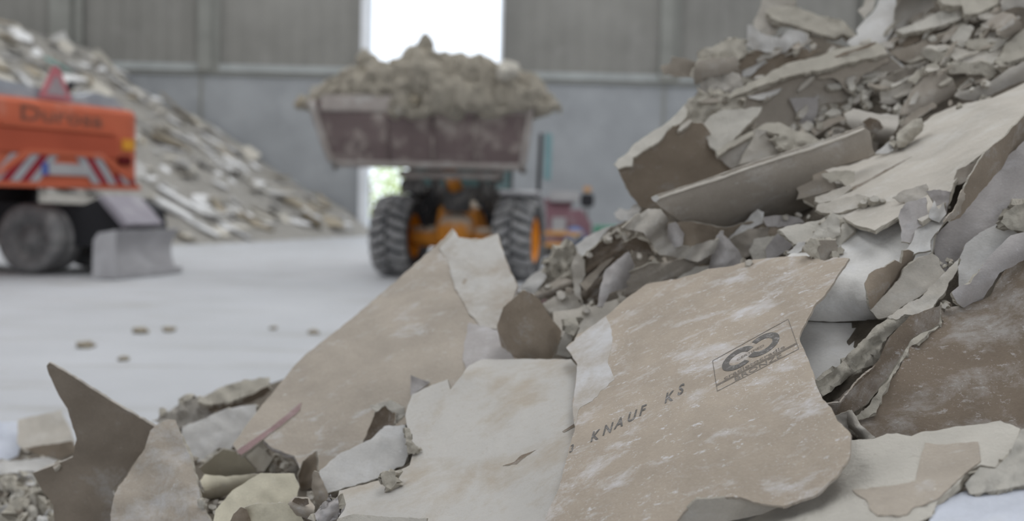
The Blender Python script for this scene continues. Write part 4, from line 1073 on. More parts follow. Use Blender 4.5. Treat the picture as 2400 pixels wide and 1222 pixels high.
for a, b_ in sky_x:
    area('skylight', ((a + b_) / 2, (YS + YW) / 2, ZC + .05), b_ - a, YW - YS - 1, SKYP * (YW - YS) / 50, (1.0, 0.985, 0.96))

area('added_front_fill', (0, YF - .4, 4.0), 15.5, 7.8, 300, (1.0, 0.985, 0.96), (PI / 2, 0, 0))  # added fill lamp behind the camera, lifts the upright faces

# ------------------------------------------------------------------ outside the door
gm = solid('outside_ground', (0.55, 0.56, 0.50, 1), 0.9, scale=.4)
structure(MB().add([(-60, YW + .4, -.02), (50, YW + .4, -.02), (50, 160, -.02), (-60, 160, -.02)], [(0, 1, 2, 3)]).build('ground_outside', gm))
lm = solid('brightened_foliage', (0.62, 0.72, 0.32, 1), 0.9, (0.72, 0.78, 0.48, 1), 0.6, scale=1.2)  # leaf green raised so overexposed daylight sits in the colour
bk = solid('tree_bark', (0.2, 0.16, 0.11, 1), 0.9, scale=2)
hm = solid('meadow_hedge', (0.74, 0.78, 0.48, 1), 0.9, scale=1.5)
def tree(x, y, h, r, lab):
    o = empty('tree', (x, y, 0), lab, 'tree', None)
    MB().tube([(0, 0, 0), (.05, .02, h * .3), (0, .08, h * .6)], [.16, .13, .07]).build('trunk', bk, o)
    mb = MB()
    for i in range(420):
        a = random.uniform(0, 2 * PI); zz = random.uniform(.12, 1.0) * h; rr = r * math.sqrt(random.random()) * math.sin(PI * min(.96, .15 + .8 * zz / h))
        p = Vector((rr * math.cos(a), rr * math.sin(a), zz)); s = random.uniform(.12, .26)
        R = Matrix.Rotation(random.uniform(0, PI), 3, 'X') @ Matrix.Rotation(random.uniform(0, PI), 3, 'Z')
        vs = [p + R @ Vector(q) * s for q in ((-1, 0, 0), (0, -.55, .12), (1, 0, 0), (0, .55, .12))]
        mb.add(vs, [(0, 1, 2, 3)])
    mb.build('foliage', lm, o)
for i, (x, y, h, r, lab) in enumerate([(-13.4, 72, 4.4, 2.2, 'bright green tree seen outside the door, beside the left jamb'), (-11.2, 80, 5.0, 2.6, 'second bright green tree outside the door, right of the first'),
                                       (-8.2, 76, 4.6, 2.4, 'bright green tree outside the door, above the left tyre'), (-5.2, 82, 4.7, 2.5, 'green tree outside the door, behind the loader cross bar')]):
    tree(x, y, h, r, lab)
mb = MB()
for i in range(900):
    p = Vector((random.uniform(-20, 2), random.uniform(60, 63), random.uniform(.0, .9))); s = random.uniform(.1, .25)
    R = Matrix.Rotation(random.uniform(0, PI), 3, 'X') @ Matrix.Rotation(random.uniform(0, PI), 3, 'Z')
    mb.add([p + R @ Vector(q) * s for q in ((-1, 0, 0), (0, -.5, .1), (1, 0, 0), (0, .5, .1))], [(0, 1, 2, 3)])
tag(mb.build('meadow_grass', hm), 'tall pale grass along the yard outside the door', 'grass', kind='stuff')

# ------------------------------------------------------------------ far pile at left
TOE = [(-4.6, 36.98), (-5.9, 33.0), (-8.0, 26.0), (-13.5, 21.3), (-25.8, 19.0)]
def toe_dist(x, y):
    best = 1e9; side = 1
    for (x0, y0), (x1, y1) in zip(TOE, TOE[1:]):
        dx, dy = x1 - x0, y1 - y0; L2 = dx * dx + dy * dy
        t = max(0, min(1, ((x - x0) * dx + (y - y0) * dy) / L2))
        qx, qy = x0 + t * dx - x, y0 + t * dy - y
        d = math.hypot(qx, qy)
        if d < best:
            best = d; side = 1 if (dx * (y - y0) - dy * (x - x0)) < 0 else -1
    return best * side
def pile_z(x, y, rough=True):
    d = toe_dist(x, y)
    if d <= 0: return 0.0
    z = 0.62 * d
    cap = 7.0
    z = z if z < cap - 1 else cap - 1 + (1 - math.exp(-(z - cap + 1)))
    if rough:
        z += (0.35 * vn(x * .45, y * .45, 1.0) + 0.16 * vn(x * 1.4, y * 1.4, 2.0) + .07 * vn(x * 3.5, y * 3.5, 5.0)) * min(1, d / 1.2)
    return max(z, 0.0)
M['pile'] = gyps('far_pile_gypsum', (0.46, 0.435, 0.395, 1), (0.19, 0.165, 0.13, 1), 0.08, 0.7)
def far_pile():
    xs = np.arange(-25.8, -4.2, .26); ys = np.arange(18.8, 36.97, .26)
    V, idx, fs = [], {}, []
    for i, x in enumerate(xs):
        for j, y in enumerate(ys):
            idx[i, j] = len(V); V.append((x, y, pile_z(x, y)))
    for i in range(len(xs) - 1):
        for j in range(len(ys) - 1):
            q = [idx[i, j], idx[i + 1, j], idx[i + 1, j + 1], idx[i, j + 1]]
            if max(V[a][2] for a in q) > 0.0: fs.append(tuple(q))
    used = sorted({a for f in fs for a in f}); mp = {a: n for n, a in enumerate(used)}
    o = mesh_obj('gypsum_rubble', [V[a] for a in used], [tuple(mp[a] for a in f) for f in fs], M['pile'], None, None, True)
    tag(o, 'crushed gypsum rubble of the tall far pile against the left back wall', 'rubble', kind='stuff')
far_pile()
M['frag_white'] = solid('fragment_white', (0.62, 0.615, 0.61, 1), 0.95, scale=2)
M['frag_cream'] = solid('fragment_cream', (0.47, 0.44, 0.385, 1), 0.95, scale=2)
M['frag_tan'] = solid('fragment_tan', (0.30, 0.26, 0.20, 1), 0.95, scale=2)
M['frag_grey'] = solid('fragment_grey', (0.36, 0.35, 0.335, 1), 0.95, scale=2)
M['frag_teal'] = solid('fragment_teal', (0.27, 0.42, 0.40, 1), 0.9, scale=2)
def frag_mesh(mat, seed):
    r = random.Random(seed)
    n = r.randint(5, 8); a = []
    for i in range(n):
        t = 2 * PI * i / n + r.uniform(-.25, .25); a.append((r.uniform(.55, 1.1) * math.cos(t), r.uniform(.35, .75) * math.sin(t)))
    mb = MB(); vs = [(p[0], p[1], .06 + .10 * p[0] * p[0]) for p in a] + [(p[0] * .97, p[1] * .97, -.06 + .10 * p[0] * p[0]) for p in a]
    vs += [(0, 0, .06), (0, 0, -.06)]
    fs = [(i, (i + 1) % n, 2 * n) for i in range(n)] + [(n + (i + 1) % n, n + i, 2 * n + 1) for i in range(n)] + [((i + 1) % n, i, n + i, n + (i + 1) % n) for i in range(n)]
    mb.add(vs, fs)
    me = bpy.data.meshes.new('board_fragment'); me.from_pydata(mb.v, [], mb.f); me.materials.append(mat); me.update()
    return me
FR = [frag_mesh(M[m_], i) for i, m_ in enumerate(['frag_white'] * 6 + ['frag_cream'] * 4 + ['frag_tan'] * 3 + ['frag_grey'] * 2)]
def far_fragments():
    r = random.Random(5); n = 0
    while n < 290:
        x = r.uniform(-20, -5.2); y = r.uniform(20, 36.5)
        d = toe_dist(x, y)
        if d < .25: continue
        px = 1200 + F * x / y
        if px < -60 or (px < 330 and x > -11 and r.random() < .6): continue
        z = pile_z(x, y)
        o = bpy.data.objects.new('board_fragment', r.choice(FR))
        s = r.choice([.2, .25, .3, .36, .45, .6]) * r.uniform(.8, 1.25)
        o.scale = (s * r.uniform(.8, 1.7), s, s * r.uniform(.7, 1.2))
        o.location = (x, y, z + .06)
        o.rotation_euler = (r.uniform(-.25, .5), r.uniform(.0, .8), r.uniform(-.9, .9))
        link(o); tag(o, 'blurred scrap of broken board on the slope of the far pile', 'board scrap', 'board fragments on the far pile')
        n += 1
far_fragments()
def one_frag(px, py, y, sx, sy, mat, lab, rz=0.3, ry=.5, rx=.3, up=.1):
    me = frag_mesh(mat, int(px + py)); p = at(px, py, y)
    p.z = max(p.z, .05)
    o = bpy.data.objects.new('board_fragment', me); o.scale = (sx, sy, .5 * (sx + sy) * .5); o.rotation_euler = (rx, ry, rz); o.location = p
    link(o); tag(o, lab, 'board scrap')
def on_pile(px, py):
    """First point of the pile along a ray of sight."""
    r = ray(px, py)
    for i in range(1400):
        d = 18 + i * .015; q = CN + r * d
        if q[1] < 36.9 and q[2] <= pile_z(q[0], q[1]) + .05: return d
    return 30.0
for px, py, sx, sy, mt, lab in [(425, 470, .95, .32, 'frag_white', 'long white board at the foot of the far pile, behind the dozer blade'), (128, 148, .6, .3, 'frag_teal', 'teal green scrap on the crest of the far pile, above the warning triangle'),
        (408, 283, .35, .3, 'frag_white', 'bright white lump high on the far pile'), (515, 432, .3, .3, 'frag_white', 'bright round white lump in the middle of the far pile'),
        (728, 500, .6, .35, 'frag_white', 'pale bluish scrap near the right toe of the far pile'), (500, 330, .7, .35, 'frag_white', 'white board on the upper right slope of the far pile'),
        (560, 360, .6, .3, 'frag_white', 'white board on the right edge of the far pile'), (470, 530, .9, .25, 'frag_white', 'slanting white board at the foot of the far pile'), (610, 440, .7, .25, 'frag_cream', 'cream board on the lower right slope of the far pile')]:
    one_frag(px, py, on_pile(px, py) - .1, sx, sy, M[mt], lab)
# ------------------------------------------------------------------ machine materials
M['orange'] = solid('orange_paint', (0.50, 0.125, 0.065, 1), 0.6, (0.55, 0.27, 0.21, 1), 0.3, scale=1.2)
M['orange_dark'] = solid('orange_recess_shade', (0.38, 0.08, 0.042, 1), 0.5, (0.5, 0.2, 0.14, 1), 0.15, scale=1.2)  # darker copy of the orange, paints the shade of a recess
M['loader_orange'] = solid('amber_paint', (0.62, 0.24, 0.035, 1), 0.6, (0.55, 0.50, 0.42, 1), 0.34, scale=4, settle=.9)
M['rim_orange'] = solid('amber_rim', (0.72, 0.24, 0.005, 1), 0.45, scale=3)
M['rubber'] = solid('dusty_tyre', (0.06, 0.06, 0.062, 1), 0.85, (0.26, 0.255, 0.255, 1), 0.55, scale=5)
M['lug'] = solid('dusty_tyre_lugs', (0.22, 0.22, 0.225, 1), 0.85, (0.46, 0.45, 0.44, 1), 0.75, scale=6)
M['rubber_grey'] = solid('grey_dusty_tyre', (0.19, 0.185, 0.185, 1), 0.85, (0.31, 0.30, 0.29, 1), 0.6, scale=4)
M['black'] = solid('black_steel', (0.03, 0.03, 0.033, 1), 0.7, scale=2)
M['dark'] = solid('dark_dusty_hazed_steel', (0.085, 0.082, 0.08, 1), 0.8, (0.30, 0.285, 0.27, 1), 0.5, scale=4, settle=.85)  # real dust, plus blacks lifted in the colour to suggest haze
M['bucket'] = solid('worn_bucket_steel', (0.17, 0.13, 0.125, 1), 0.8, (0.42, 0.37, 0.33, 1), 0.56, scale=2.2)
M['bucket_rim'] = solid('dusty_bucket_edge', (0.34, 0.30, 0.275, 1), 0.8, DST, 0.5, scale=4)
M['dustysteel'] = solid('pale_dusty_steel', (0.42, 0.41, 0.42, 1), 0.85, (0.50, 0.50, 0.51, 1), 0.5, scale=3)
M['violet'] = solid('violet_grey_dusty_steel', (0.30, 0.28, 0.31, 1), 0.8, (0.38, 0.37, 0.38, 1), 0.5, scale=3)
M['hood'] = solid('grey_hood', (0.30, 0.32, 0.35, 1), 0.6, (0.48, 0.48, 0.48, 1), 0.5, scale=2)
M['stripe_white'] = solid('reflective_white', (0.34, 0.35, 0.365, 1), 0.4, scale=2)
M['stripe_red'] = solid('reflective_red', (0.25, 0.02, 0.03, 1), 0.4, scale=2)
M['plate'] = solid('plate_white', (0.38, 0.37, 0.375, 1), 0.5, scale=2)
M['plate_blue'] = solid('plate_blue', (0.08, 0.12, 0.35, 1), 0.5, scale=2)
M['lamp_red'] = solid('lamp_lens_red', (0.12, 0.015, 0.015, 1), 0.3, scale=2)
M['amber'] = solid('amber_reflector', (0.65, 0.30, 0.04, 1), 0.4, scale=2)
M['sign_red'] = solid('faded_sign_red', (0.48, 0.16, 0.18, 1), 0.6, scale=2)
M['sign_white'] = solid('faded_sign_white', (0.33, 0.275, 0.285, 1), 0.6, scale=2)
M['lettering'] = solid('faded_brown_lettering', (0.20, 0.085, 0.06, 1), 0.6, scale=2)
M['teal'] = solid('green_tinted_window', (0.10, 0.17, 0.17, 1), 0.2, scale=2)
M['teal_light'] = solid('pale_teal_panel', (0.25, 0.40, 0.42, 1), 0.4, scale=2)
M['load'] = gyps('load_gypsum', (0.52, 0.47, 0.385, 1), (0.10, 0.08, 0.055, 1), 0.08, 0.95)
M['maroon_paint'] = solid('maroon_paint', (0.22, 0.12, 0.14, 1), 0.6, (0.33, 0.27, 0.28, 1), 0.4, scale=3)
M['blue_sign'] = solid('blue_sign', (0.13, 0.22, 0.42, 1), 0.5, scale=2)
M['green_bin'] = solid('green_plastic', (0.10, 0.30, 0.20, 1), 0.5, scale=2)
M['amber_beam'] = solid('amber_beam', (0.55, 0.29, 0.10, 1), 0.6, DST, 0.3, scale=3)

def tyre(mb, R, w, rim_r, lug=True, seg=48):
    """Tyre on the x axis: carcass (material 0) and chevron lugs (material 1)."""
    sh = .10 * R
    prof = [(rim_r, -w * .42), (rim_r + .02, -w * .47), (R * .80, -w * .5), (R - sh * .6, -w * .47), (R - .025, -w * .36), (R - .02, 0), (R - .025, w * .36), (R - sh * .6, w * .47), (R * .80, w * .5), (rim_r + .02, w * .47), (rim_r, w * .42)]
    mb.lathe(prof, 'x', seg=seg)
    if lug:
        n = 22
        for i in range(n):
            for sd in (-1, 1):
                a0 = 2 * PI * (i + (0.5 if sd > 0 else 0)) / n
                vs = []
                for u, da in ((.0, .0), (.5, .10), (1.0, .16)):
                    xx = sd * (.02 + u * w * .46); rr = R - (.0 if u < .9 else sh * .75)
                    hw = .055 + .02 * u
                    for q, rad in ((-hw, rr - .05), (-hw * .75, rr + .022), (hw * .75, rr + .022), (hw, rr - .05)):
                        a = a0 + da + q / R
                        vs.append((xx, rad * math.cos(a), rad * math.sin(a)))
                fs = []
                for s_ in range(2):
                    b0 = 4 * s_
                    for q in range(3):
                        f = (b0 + q, b0 + q + 1, b0 + 4 + q + 1, b0 + 4 + q)
                        fs.append(f if sd > 0 else f[::-1])
                fs += [(0, 3, 2, 1), (8, 9, 10, 11)]
                mb.add(vs, fs, 1)

def rim(mb, R, w, side, deep=.1):
    x0 = side * w * .42
    mb.lathe([(R, x0), (R * .93, x0 - side * .02), (R * .86, x0 - side * deep), (R * .45, x0 - side * deep * .9), (R * .40, x0 - side * deep * .4), (.0001, x0 - side * deep * .35)], 'x', seg=32)
    mb.lathe([(R, -x0), (R * .93, -x0 + side * .02), (R * .86, -x0 + side * .22), (.0001, -x0 + side * .24)], 'x', seg=32)
    for i in range(8):
        a = 2 * PI * i / 8
        mb.tube([(x0 - side * deep * .5, R * .62 * math.cos(a), R * .62 * math.sin(a)), (x0 - side * deep * .9, R * .62 * math.cos(a), R * .62 * math.sin(a))], .03, 6)

# ------------------------------------------------------------------ wheel loader, front towards us; local -y is forward
LP = on_floor(1072, 652)
LR = math.radians(13.0)
def wheel(parent, x, y, R, w, rr, side, name='wheel', rimmat='rim_orange'):
    e = bpy.data.objects.new(name, None); e.location = (x, y, R); e.empty_display_size = .05; link(e, parent)
    return e
def loader():
    rz = -LR
    L = empty('wheel_loader', LP, 'wheel loader with amber axle and rims carrying a raised heaped bucket', 'wheel loader', None, rz)
    R, w = .655, .60
    for x, y in ((-1.0, 0), (1.0, 0), (-1.85, 2.9), (.15, 2.9)):
        s = 1 if x > .1 else -1
        mb = MB(); tyre(mb, R, w, .36)
        mb.v = [(v[0] + x, v[1] + y, v[2] + R) for v in mb.v]
        t = mb.build('tyre', [M['rubber'], M['lug']], L)
        mr = MB(); rim(mr, .36, w, s)
        mr.v = [(v[0] + x, v[1] + y, v[2] + R) for v in mr.v]
        r_ = mesh_obj('rim', mr.v, mr.f, M['rim_orange'], None, mr.m, mr.s); r_.parent = t; r_.location = Vector(r_.location) - t.location
    for xo, y in ((0, 0), (-.85, 2.9)):
        MB().tube([(xo - .75, y, R), (xo - .42, y, R), (xo - .3, y, R), (xo + .3, y, R), (xo + .42, y, R), (xo + .75, y, R)], [.17, .17, .2, .2, .17, .17], 14).build('axle', M['loader_orange'], L)
    MB().lathe([(.0001, -.42), (.20, -.40), (.31, -.25), (.36, 0), (.36, .3), (.0001, .32)], 'y', (0, 0, R + .06), 24).build('differential_housing', M['loader_orange'], L)
    f = MB(); f.prism([(-.36, .78), (.36, .78), (.30, 1.12), (.12, 1.24), (-.12, 1.24), (-.30, 1.12)], 'y', -.10, .9)
    f.build('front_frame', M['loader_orange'], L)
    MB().box((.03, -.22, 1.24), (.40, .2, .36), bev=.03).build('frame_cover', M['dark'], L)
    # hoses and valve block
    for x, z in ((-.55, 1.15), (-.48, 1.05), (.5, 1.12), (.58, 1.02)):
        MB().tube([(x * .6, -.15, z + .2), (x, -.25, z), (x * 1.05, -.1, z - .25)], .035, 8).build('hydraulic_hose', M['black'], L)
    for s in (-1, 1):
        fe = MB(); pr = []
        for i in range(9):
            a = math.radians(10 + 100 * i / 8); pr.append((.78 * math.cos(a) * .95, .655 + .78 * math.sin(a)))
        pr2 = [(p[0] * .94, (p[1] - .655) * .94 + .655) for p in pr][::-1]
        fe.prism(pr + pr2, 'x', s * (.72 if s > 0 else .50), s * (1.30 if s > 0 else .92))
        fe.build('fender', M['dark'] if s < 0 else M['dustysteel'], L)
    MB().box((0, .95, 1.02), (1.9, .7, .75), bev=.05).build('front_body', M['dark'], L)
    # lifting arms, raised
    for s in (-1, 1):
        a = MB(); x = s * .52
        a.prism([(.55, 1.55), (.75, 1.75), (-.35, 2.25), (-1.15, 2.02), (-1.22, 1.78), (-1.0, 1.74), (-.4, 1.98)], 'x', x - .06, x + .06)
        a.build('lift_arm', M['dark'], L)
        MB().tube([(s * .36, .35, 1.1), (s * .42, -.35, 1.85)], .06, 10).tube([(s * .36, .35, 1.1), (s * .40, -.0, 1.48)], .085, 10).build('lift_cylinder', M['dark'], L)
    MB().box((0, -.55, 1.90), (1.15, .22, .2), bev=.03).build('cross_tube', M['dark'], L)
    MB().box((.06, -.78, 1.63), (1.62, .12, .12), bev=.03).build('cross_bar', M['bucket_rim'], L)
    MB().tube([(0, -.2, 1.42), (0, -.75, 1.82), (0, -1.1, 2.1)], [.12, .1, .09], 10).build('tilt_linkage', M['loader_orange'], L)
    for x in (-.68, -.52):
        MB().lathe([(.0001, -.05), (.11, -.05), (.13, .0), (.1, .1), (.0001, .11)], 'y', (x, -.55, 1.46), 18).build('work_lamp', M['dark'], L)
    # cab behind the arms
    cab = MB()
    cab.box((-.4, 1.55, 1.25), (1.5, 1.3, .5), bev=.04).box((-.4, 1.55, 3.12), (1.55, 1.45, .14), bev=.05)
    for x in (-1.12, .32):
        for y in (.93, 2.17): cab.box((x, y, 2.25), (.09, .09, 1.7))
    cab.build('cab_frame', M['dark'], L)
    MB().box((-.4, .95, 2.25), (1.36, .02, 1.6)).box((.32, 1.55, 2.25), (.02, 1.15, 1.6)).box((-1.12, 1.55, 2.25), (.02, 1.15, 1.6)).build('cab_window', M['teal'], L)
    MB().box((-.9, 3.2, 1.35), (1.35, 2.0, .95), bev=.1).build('engine_hood', M['loader_orange'], L)
    mi = MB(); mi.tube([(1.0, .6, 1.2), (1.22, .35, 1.45), (1.24, .35, 2.35)], .035, 8)
    mi.build('mirror_pole', M['black'], L)
    MB().box((1.36, .35, 1.98), (.12, .06, .75), bev=.02).build('mirror', M['teal_light'], L)
    # bucket: curved trough, floor plate towards us
    Y0 = -1.15; X0 = -.13
    bw, tw = 1.40, 1.52
    prof = [(-.62, 2.64), (-.60, 2.50), (-.50, 2.1), (-.36, 1.80), (-.12, 1.70), (.20, 1.74), (.48, 1.95), (.60, 2.3), (.56, 2.75)]
    def sect(off):
        return [(p[0] * (1 - off), (p[1] - 2.2) * (1 - off) + 2.2) for p in prof]
    outer, inner = sect(0), sect(.05)
    b = MB(); n = len(prof)
    def wid(z): return bw + (tw - bw) * max(0, min(1, (z - 1.72) / .95))
    vs, fs = [], []
    for sec in (outer, inner):
        for s in (-1, 1):
            for (y, z) in sec: vs.append((X0 + (wid(z) if s > 0 else wid(z) * (1.0 + .10 * (z - 1.72))) * s, y + Y0, z))
    for i in range(n - 1):
        fs.append((i, i + 1, n + i + 1, n + i)); fs.append((2 * n + i + 1, 2 * n + i, 3 * n + i, 3 * n + i + 1))
    fs += [(0, n, 3 * n, 2 * n), (n - 1, 3 * n - 1, 4 * n - 1, 2 * n - 1)]
    b.add(vs, fs)
    BR = Matrix.Rotation(math.radians(9.5), 3, 'Z'); BC = Vector((X0, Y0, 0))
    def turn(mb): mb.v = [tuple(BC + BR @ (Vector(v) - BC)) for v in mb.v]
    turn(b)
    B = b.build('bucket', M['bucket'], L)
    def sub(mb, nm, mat):
        turn(mb)
        o = mesh_obj(nm, mb.v, mb.f, mat, None, mb.m, mb.s); o.parent = B; o.location = Vector(o.location) - B.location
    for s in (-1, 1):
        sp = MB(); vs = [(X0 + (wid(z) if s > 0 else wid(z) * (1.0 + .10 * (z - 1.72))) * s, y + Y0, z) for y, z in outer]
        vs2 = [(v[0] - s * .05, v[1], v[2]) for v in vs]
        sp.add(vs + vs2, [tuple(range(n)), tuple(range(n, 2 * n))[::-1]] + [(i, (i + 1) % n, n + (i + 1) % n, n + i) for i in range(n)])
        sub(sp, 'side_plate', M['bucket'])
        st = MB(); st.tube([(X0 + (wid(z) if s > 0 else wid(z) * (1.0 + .10 * (z - 1.72))) * s, y + Y0 - .02, z) for y, z in outer[:5]], .055, 8)
        sub(st, 'side_edge', M['bucket_rim'])
    lip = MB().box((X0, Y0 - .60, 2.60), (2 * tw, .06, .24), bev=.02); sub(lip, 'cutting_edge', M['bucket_rim'])
    lo = MB().box((X0, Y0 - .30, 1.775), (2 * bw, .10, .13), bev=.03); sub(lo, 'wear_strip', M['bucket_rim'])
    rib = MB()
    for x in (-.55, .1, .72): rib.tube([(X0 + x, Y0 - .60, 2.48), (X0 + x, Y0 - .51, 2.1), (X0 + x, Y0 - .38, 1.83)], .03, 6)
    sub(rib, 'wear_rib', M['bucket'])
    return L, X0, Y0
LO, BX0, BY0 = loader()

def bucket_load():
    rz = -LR
    ca, sa = math.cos(rz), math.sin(rz)
    def wpt(x, y, z): return Vector((LP.x + x * ca - y * sa, LP.y + x * sa + y * ca, z))
    # heaped body: lumpy mound spilling over the lip
    prof = [(-1.98, 2.62), (-1.86, 2.78), (-1.6, 2.98), (-1.25, 3.14), (-.9, 3.28), (-.6, 3.26), (-.3, 3.34), (-.08, 3.46), (.1, 3.42), (.35, 3.32), (.7, 3.30), (1.0, 3.22), (1.3, 3.15), (1.6, 2.92), (1.78, 2.74), (1.88, 2.6)]
    px = [p[0] for p in prof]; pz = [p[1] for p in prof]
    nx, nt = 120, 64
    V, fs = [], []
    for i in range(nx + 1):
        x = -1.98 + 3.86 * i / nx
        zt = float(np.interp(x, px, pz))
        e = max(0.0, 1 - abs(x + .05) / 1.98) ** .5
        for j in range(nt):
            a = 2 * PI * j / nt
            ry = .10 + .72 * e
            y = math.cos(a) * ry
            z = 2.62 + (zt - 2.62) * max(0, math.sin(a)) ** .7 if math.sin(a) >= 0 else 2.62 + math.sin(a) * .30 * e
            p = Vector((BX0 + x + .08, BY0 + y - .05, z))
            nn = .16 * vn(p.x * 2.2, p.y * 2.2, p.z * 2.2) + .15 * vn(p.x * 5, p.y * 5 + 3, p.z * 5) + .09 * vn(p.x * 11, p.y * 11, p.z * 11 + 5)
            d = Vector((0, math.cos(a), max(math.sin(a), -.4)))
            p = p + d * nn
            V.append(wpt(*p))
    for i in range(nx):
        for j in range(nt):
            fs.append((i * nt + j, i * nt + (j + 1) % nt, (i + 1) * nt + (j + 1) % nt, (i + 1) * nt + j))
    fs.append(tuple(range(nt))); fs.append(tuple(range(nx * nt, (nx + 1) * nt))[::-1])
    o = mesh_obj('gypsum_load', V, fs, M['load'], None, None, False)
    tag(o, 'loose crumbly gypsum heaped in the raised loader bucket', 'rubble', kind='stuff')
    r = random.Random(21)
    me = []
    for kk in range(5):
        bm = bmesh.new(); bmesh.ops.create_icosphere(bm, subdivisions=2, radius=1)
        for v in bm.verts: v.co *= 1 + .45 * vn(v.co.x * 1.3 + kk * 5, v.co.y * 1.3, v.co.z * 1.3)
        m_ = bpy.data.meshes.new('gypsum_clod'); bm.to_mesh(m_); bm.free(); m_.materials.append([M['load'], M['frag_cream'], M['load'], M['frag_tan'], M['load']][kk]); me.append(m_)
    def clod(x, y, z, s, k_, lab, grp=None, nm='gypsum_clod'):
        c = bpy.data.objects.new(nm, me[k_]); c.location = wpt(BX0 + x, BY0 + y, z); c.scale = (s, s * .8, s * r.uniform(.6, .9)); c.rotation_euler = (r.uniform(0, 3), r.uniform(0, 3), r.uniform(0, 3))
        link(c); tag(c, lab, 'clod', grp)
    clod(-.05, -.2, 3.50, .17, 0, 'dark grey clod sitting on the very top of the loader bucket load')
    clod(-.98, -.2, 3.30, .17, 0, 'pointed clod on the upper left of the loader bucket load')
    clod(1.28, -.5, 3.08, .20, 1, 'pale block on the right shoulder of the loader bucket load')
    clod(-1.98, -.25, 2.66, .12, 3, 'brown clod overhanging the left end of the loader bucket')
    clod(1.80, -.25, 2.62, .15, 4, 'ragged clod hanging over the right end of the loader bucket')
    clod(.52, -.58, 2.50, .16, 4, 'clod of gypsum stuck to the front lip of the loader bucket')
    for i in range(110):
        x = r.uniform(-1.85, 1.8); zt = float(np.interp(x, px, pz)); u = r.random()
        y = -.15 - .62 * u * max(.3, 1 - abs(x) / 2.2); z = zt - .05 - (zt - 2.62) * u ** 2
        clod(x, y, z, r.uniform(.05, .13), r.randint(0, 4), 'small clod of gypsum on the heaped loader bucket', 'clods on the bucket load')
bucket_load()

